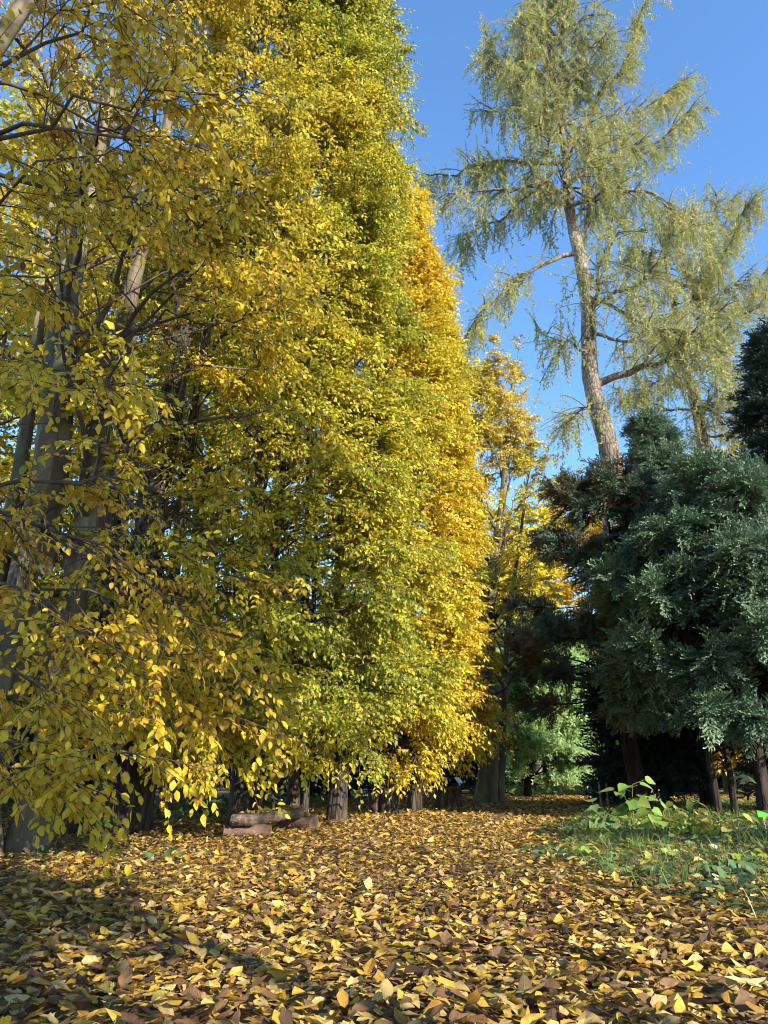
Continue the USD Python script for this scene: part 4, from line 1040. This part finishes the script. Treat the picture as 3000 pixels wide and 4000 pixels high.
def stump(label, px, py, w, h, seed, tilt):
    p = ground_at(px, py)
    k = p[1] / FPX
    r = w * k / 2 * 1.05; hh = h * k
    t = thing("tree_stump", label, "stump", (p[0], p[1] + r, float(gz(p[0], p[1])) - 0.03), 0.0)
    n, m = 40, 14
    aa = np.arange(n) * 2 * np.pi / n
    zz = np.linspace(0, hh, m)
    A_, Z_ = np.meshgrid(aa, zz)
    rr = r * (1 + 0.06 * np.sin(7 * A_ + seed) + 0.05 * np.sin(13 * A_ + 2 * seed) + 0.12 * np.exp(-Z_ / 0.08) + 0.16 * (meshkit.fbm(np.stack([np.cos(A_) * 2, np.sin(A_) * 2, Z_ * 2], -1), 3, seed) - 0.5))
    V = np.stack([np.cos(A_) * rr, np.sin(A_) * rr, Z_], -1)
    V[-1, :, 2] += tilt * V[-1, :, 0] + 0.03 * np.sin(5 * aa + seed)
    V[-2, :, 2] += 0.5 * tilt * V[-2, :, 0]
    i, j = np.meshgrid(np.arange(m - 1), np.arange(n), indexing="ij")
    F = np.stack([i * n + j, i * n + (j + 1) % n, (i + 1) * n + (j + 1) % n, (i + 1) * n + j], -1).reshape(-1, 4)
    part(t, "side", (V.reshape(-1, 3), F), M_STUMP, smooth=True)
    top = V[-1]; c = top.mean(0, keepdims=True) - np.array([[0, 0, 0.02]])
    ring = np.vstack([c, c + (top - c) * 0.5, top - np.array([0, 0, 0.002])])
    ff = []
    for q in range(n):
        qn = (q + 1) % n
        ff += [(0, 1 + q, 1 + qn), (1 + q, 1 + n + q, 1 + n + qn), (1 + q, 1 + n + qn, 1 + qn)]
    part(t, "cut_top", (ring, np.array(ff)), M_CUT, smooth=True)


stump("brown weathered tree stump left of the dark hornbeam trunks", 1478, 3186, 72, 76, 3, -0.15)
stump("dark squat tree stump beside the white sign", 1762, 3160, 80, 78, 8, 0.05)

M_WHITE = plain("sign_white", (0.72, 0.75, 0.8), 0.4)
M_GREENTAG = plain("label_green", (0.06, 0.36, 0.03), 0.8, 0.1)
M_STEEL = plain("stake_metal", (0.45, 0.43, 0.38), 0.5)
M_STAKE = plain("stake_wood", (0.16, 0.12, 0.08), 0.8, noise=0.4)
p = ground_at(1803, 3136)
k = p[1] / FPX
sg = thing("info_sign", "white lectern sign with a tilted panel on a thin post", "sign", (p[0], p[1], 0.0), 0.0)
hp = 72 * k
part(sg, "post", tubes(np.array([[[0.01, 0, 0], [-0.03, 0, hp * 0.6], [-6 * k, 0, hp]]]), np.array([[0.022, 0.022, 0.022]]), 8), M_WHITE, smooth=True)
pan = chamfer_box(0.2, 0.30, 0.02, 0.004)
pan.apply_transform(trimesh.transformations.rotation_matrix(math.radians(48), [0, 1, 0])); pan.apply_transform(trimesh.transformations.rotation_matrix(-0.5, [0, 0, 1])); pan.apply_translation((-8 * k, -0.01, hp + 0.03))
part(sg, "panel", pan, M_WHITE)


def plant_label(label, px, py, tpx, tpy, w, h, rot, lines=False):
    p = ground_at(px, py); k = p[1] / FPX
    t = thing("plant_label", label, "plant label", (p[0], p[1], float(gz(p[0], p[1]))))
    top = at(tpx, tpy, p[1]) - p
    part(t, "stake", tubes(np.array([[[0, 0, -0.05], top * 0.5, top]]), np.full((1, 3), 0.006), 6), M_STEEL, smooth=True)
    b = chamfer_box(w * k, 0.006, h * k, 0.002)
    b.apply_transform(trimesh.transformations.rotation_matrix(-0.35, [1, 0, 0])); b.apply_transform(trimesh.transformations.rotation_matrix(rot, [0, 1, 0])); b.apply_translation(top + np.array([0, -0.008, h * k * 0.45]))
    part(t, "plate", b, M_GREENTAG)


plant_label("bright green plant label on a thin stake at the right edge", 3000, 3275, 2980, 3195, 38, 22, 0.1)
plant_label("small green plant label on a leaning stake before the left trunks", 396, 3275, 418, 3222, 16, 20, 0.0)
for (tx, ty, Y, w, h, lab) in ((1006, 2975, 10.19, 13, 20, "small green tag fixed to the hornbeam trunk behind the bench"), (2411, 2901, 15.02, 12, 17, "small green tag on the dark stem right of the light green conifer")):
    p = at(tx, ty, Y); k = Y / FPX
    b = chamfer_box(w * k, 0.006, h * k, 0.002); b.apply_translation(p)
    part(None, "tree_tag", b, M_GREENTAG, label=lab, cat="tree tag")
for (px, py, tpy, lab) in ((2350, 3165, 3070, "taller dark wooden stake standing beside the leafy plants"), (2378, 3160, 3075, "shorter dark wooden stake right next to the taller one")):
    p = ground_at(px, py); hh = (py - tpy) * p[1] / FPX
    q = trimesh.creation.cylinder(0.022, hh + 0.1, sections=8); q.apply_translation((p[0], p[1], hh / 2 - 0.05))
    part(None, "wooden_stake", rough(q, 0.008, 9, 4, 0.1), M_STAKE, smooth=40, label=lab, cat="stake")

# ------------------------------------------------------------------ plants, ground cover and grass on the right
HEART = _leaf_template([0, -0.08, 0.18, 0.42, 0.7, 1.0], [0, 0.55, 1.0, 0.92, 0.52, 0])
LEAVES["heart"] = HEART
STEM_MAT = plain("stem_look", (0.16, 0.15, 0.05), 0.6)


def leafy_plant(label, px, py, tops, n, leaf, seed, col, kind="heart", spread_px=60, name="leafy_plant", rise=0.35):
    """Stems from the ground to the given photograph pixels, with big leaves as parts."""
    rg = np.random.default_rng(seed)
    p = ground_at(px, py)
    t = thing(name, label, "plant", (p[0], p[1], float(gz(p[0], p[1]))))
    for (tx, ty) in tops:
        off = at(tx, ty, p[1] + rg.uniform(-0.25, 0.25)) - p
        st = np.array([[0.0, 0, -0.03], [0.35 * off[0], 0.35 * off[1], 0.5 * off[2]], off])[None]
        part(t, "stem", tubes(st, np.array([[0.008, 0.006, 0.003]]), 5), STEM_MAT, smooth=True)
        s = rg.uniform(0.3, 1.0, n); s[0] = 1.0
        pp, tg = sample_path(np.repeat(st, n, 0), s)
        a = rg.uniform(0, 2 * np.pi, n)
        ax = np.stack([np.cos(a), np.sin(a) * 0.8 - 0.35, rg.uniform(-0.9, 0.1, n)], 1)
        pet = pp + nrm(ax * np.array([1, 1, 0.2]) + np.array([0, 0, rise])) * (leaf * rg.uniform(0.4, 1.0, n))[:, None]
        for q in range(n):
            L = np.array([leaf * rg.uniform(0.65, 1.15)])
            c = np.array([col]) * rg.uniform(0.75, 1.25) * np.array([rg.uniform(0.85, 1.3), 1, 1])
            me, cc, luv = leaves(pet[q:q + 1], ax[q:q + 1], np.array([[rg.normal(0, .3), -0.45 + rg.normal(0, .3), 1.0]]), L, L * (0.85 if kind == "heart" else 0.62), np.array([0.25]), np.array([rg.uniform(0, 0.25)]), c, kind)
            lf = part(t, "leaf", me, M_GREEN, smooth=True, col=cc)
            part(lf, "leaf_stalk", tubes(np.stack([pp[q], pet[q]])[None], np.array([[0.003, 0.002]]), 4), STEM_MAT)
    return t


LGREEN, YGREEN, DGREEN = (0.16, 0.25, 0.05), (0.30, 0.34, 0.05), (0.07, 0.13, 0.05)
leafy_plant("tall plant with large hanging heart-shaped leaves before the dark conifer trunk", 2478, 3235, [(2470, 3065), (2440, 3110), (2520, 3120), (2500, 3170)], 5, 0.22, 301, LGREEN)
leafy_plant("low clump of broad grey-green leaves left of the tall heart-leaved plant", 2370, 3250, [(2320, 3150), (2360, 3165), (2400, 3190), (2300, 3200), (2420, 3200)], 4, 0.2, 302, (0.13, 0.2, 0.07))
leafy_plant("plant with one large drooping leaf in the middle of the right-hand bed", 2590, 3255, [(2590, 3170), (2620, 3190), (2570, 3200)], 4, 0.22, 303, LGREEN)
leafy_plant("bushy sapling with small sunlit yellow-green leaves in tiers", 2690, 3275, [(2640, 3150), (2700, 3140), (2740, 3180), (2660, 3200), (2720, 3220), (2690, 3170)], 9, 0.12, 304, YGREEN, "hi")
leafy_plant("low yellow-green sapling right of the bushy one, leaves catching the sun", 2790, 3280, [(2770, 3220), (2810, 3215), (2830, 3240), (2750, 3240), (2790, 3200)], 8, 0.12, 305, (0.36, 0.36, 0.04), "hi")
leafy_plant("thin sapling with a bare tall stem and few leaves near the right edge", 2893, 3300, [(2868, 3040), (2850, 3190), (2930, 3230)], 4, 0.14, 306, (0.22, 0.27, 0.05), "hi")
leafy_plant("small bright lime seedling with lobed leaves at the right edge", 2900, 3400, [(2910, 3330), (2890, 3345), (2930, 3350)], 4, 0.1, 307, (0.3, 0.36, 0.04), "hi")
leafy_plant("small yellow-green seedling among grass at the edge of the path", 2350, 3290, [(2350, 3260), (2370, 3265), (2330, 3270)], 5, 0.1, 308, (0.34, 0.36, 0.05), "hi")
leafy_plant("yellowing maple sapling beside the bright green label", 2975, 3290, [(2930, 3140), (2960, 3190), (2990, 3230)], 5, 0.13, 309, (0.33, 0.28, 0.05), "hi")

leafy_plant("lime weed with narrow leaves at the near edge of the bed, left part", 2280, 3345, [(2270, 3300), (2300, 3310), (2250, 3320)], 5, 0.1, 311, (0.25, 0.32, 0.05), "hi")
leafy_plant("bright weed in the middle of the bed before the drooping-leaved plant", 2560, 3370, [(2550, 3320), (2590, 3330)], 5, 0.11, 312, (0.22, 0.3, 0.06), "hi")
leafy_plant("leafy weed with broad dark leaves at the right end of the bed", 2830, 3440, [(2810, 3390), (2850, 3400), (2880, 3410)], 5, 0.13, 313, (0.09, 0.15, 0.05), "heart")


def cover(name, label, poly, dens, size, seed, colors, up, cat, lod="mid", width=0.55, clump=0.8):
    """Leaves of low plants (or blades) standing in a polygon of ground."""
    rg = np.random.default_rng(seed)
    lo, hi = poly.min(0), poly.max(0)
    n = int(dens * np.prod(hi - lo))
    x, y = rg.uniform(lo[0], hi[0], n), rg.uniform(lo[1], hi[1], n)
    k = in_poly(x + 1.2 * (meshkit.fbm(np.stack([x * 1.2, y * 1.2, 0 * x], 1), 3, seed + 1) - 0.5), y + 1.2 * (meshkit.fbm(np.stack([x * 1.2, y * 1.2, 0 * x + 7], 1), 3, seed + 2) - 0.5), poly) & (np.abs(x) < 0.62 * y + 1) & (meshkit.fbm(np.stack([x * 1.7, y * 1.7, 0 * x], 1), 3, seed) > 1 - clump - 0.15 * rg.uniform(0, 1, n))
    x, y = x[k], y[k]; n = len(x)
    a = rg.uniform(0, 2 * np.pi, n); el = rg.uniform(*up, n)
    ax = np.stack([np.cos(a) * np.cos(el), np.sin(a) * np.cos(el), np.sin(el)], 1)
    L = size * rg.uniform(0.5, 1.2, n)
    z = gz(x, y) + rg.uniform(0, 0.06, n) * (lod != "blade")
    c = np.array(colors)[rg.integers(0, len(colors), n)] * rg.uniform(0.7, 1.25, (n, 1))
    nn = np.array([0, 0, 1.0]) + rg.normal(0, 0.35, (n, 3))
    if lod == "blade":
        nn = np.stack([-np.cos(a), -np.sin(a), 0.8 + 0 * a], 1)
    me, cc, luv = leaves(np.stack([x, y, z], 1), ax, nn, L, L * width, rg.uniform(0.1, 0.5, n), rg.uniform(0.1, 0.5, n), c, "mid" if lod == "blade" else lod)
    part(None, name, me, M_GREEN, col=cc, label=label, cat=cat, kind="stuff")


cover("grass", "soft green grass in the bed on the right", green_poly, 230, 0.17, 401, [(0.13, 0.19, 0.035), (0.19, 0.25, 0.05), (0.10, 0.16, 0.03)], (0.5, 1.5), "grass", "blade", 0.04, 0.5)
cover("ground_cover", "low dark blue-green leaves covering the bed on the right", green_poly, 260, 0.085, 402, [(0.05, 0.10, 0.045), (0.075, 0.135, 0.05), (0.12, 0.175, 0.05)], (-0.1, 0.7), "ground cover", "mid", 0.6, 0.6)
strip = np.array([ground_at(*p)[:2] for p in [(1905, 3106), (2330, 3108), (2600, 3100), (2600, 3085), (1880, 3085)]])
cover("verge_plants", "strip of low bright green plants along the far end of the path", strip, 26, 0.35, 403, [(0.12, 0.2, 0.06), (0.2, 0.28, 0.07), (0.1, 0.17, 0.05)], (0.2, 1.2), "ground cover", "mid", 0.6, 0.95)
leftp = np.array([ground_at(*p)[:2] for p in [(640, 3215), (1080, 3180), (1300, 3150), (1320, 3130), (900, 3125), (400, 3130), (560, 3200)]])
cover("undergrowth", "shaded low green weeds behind the log bench under the trees", leftp, 60, 0.16, 404, [(0.05, 0.09, 0.03), (0.08, 0.12, 0.04), (0.12, 0.15, 0.04)], (0.1, 1.2), "undergrowth", "mid", 0.6, 0.75)
lp2 = np.array([ground_at(*p)[:2] for p in [(60, 3330), (600, 3290), (760, 3330), (700, 3400), (100, 3420)]])
cover("weed_leaves", "scattered small green weeds in the litter at lower left", lp2, 60, 0.09, 405, [(0.05, 0.10, 0.04), (0.07, 0.13, 0.05)], (0.2, 1.2), "weeds", "mid", 0.55, 0.45)
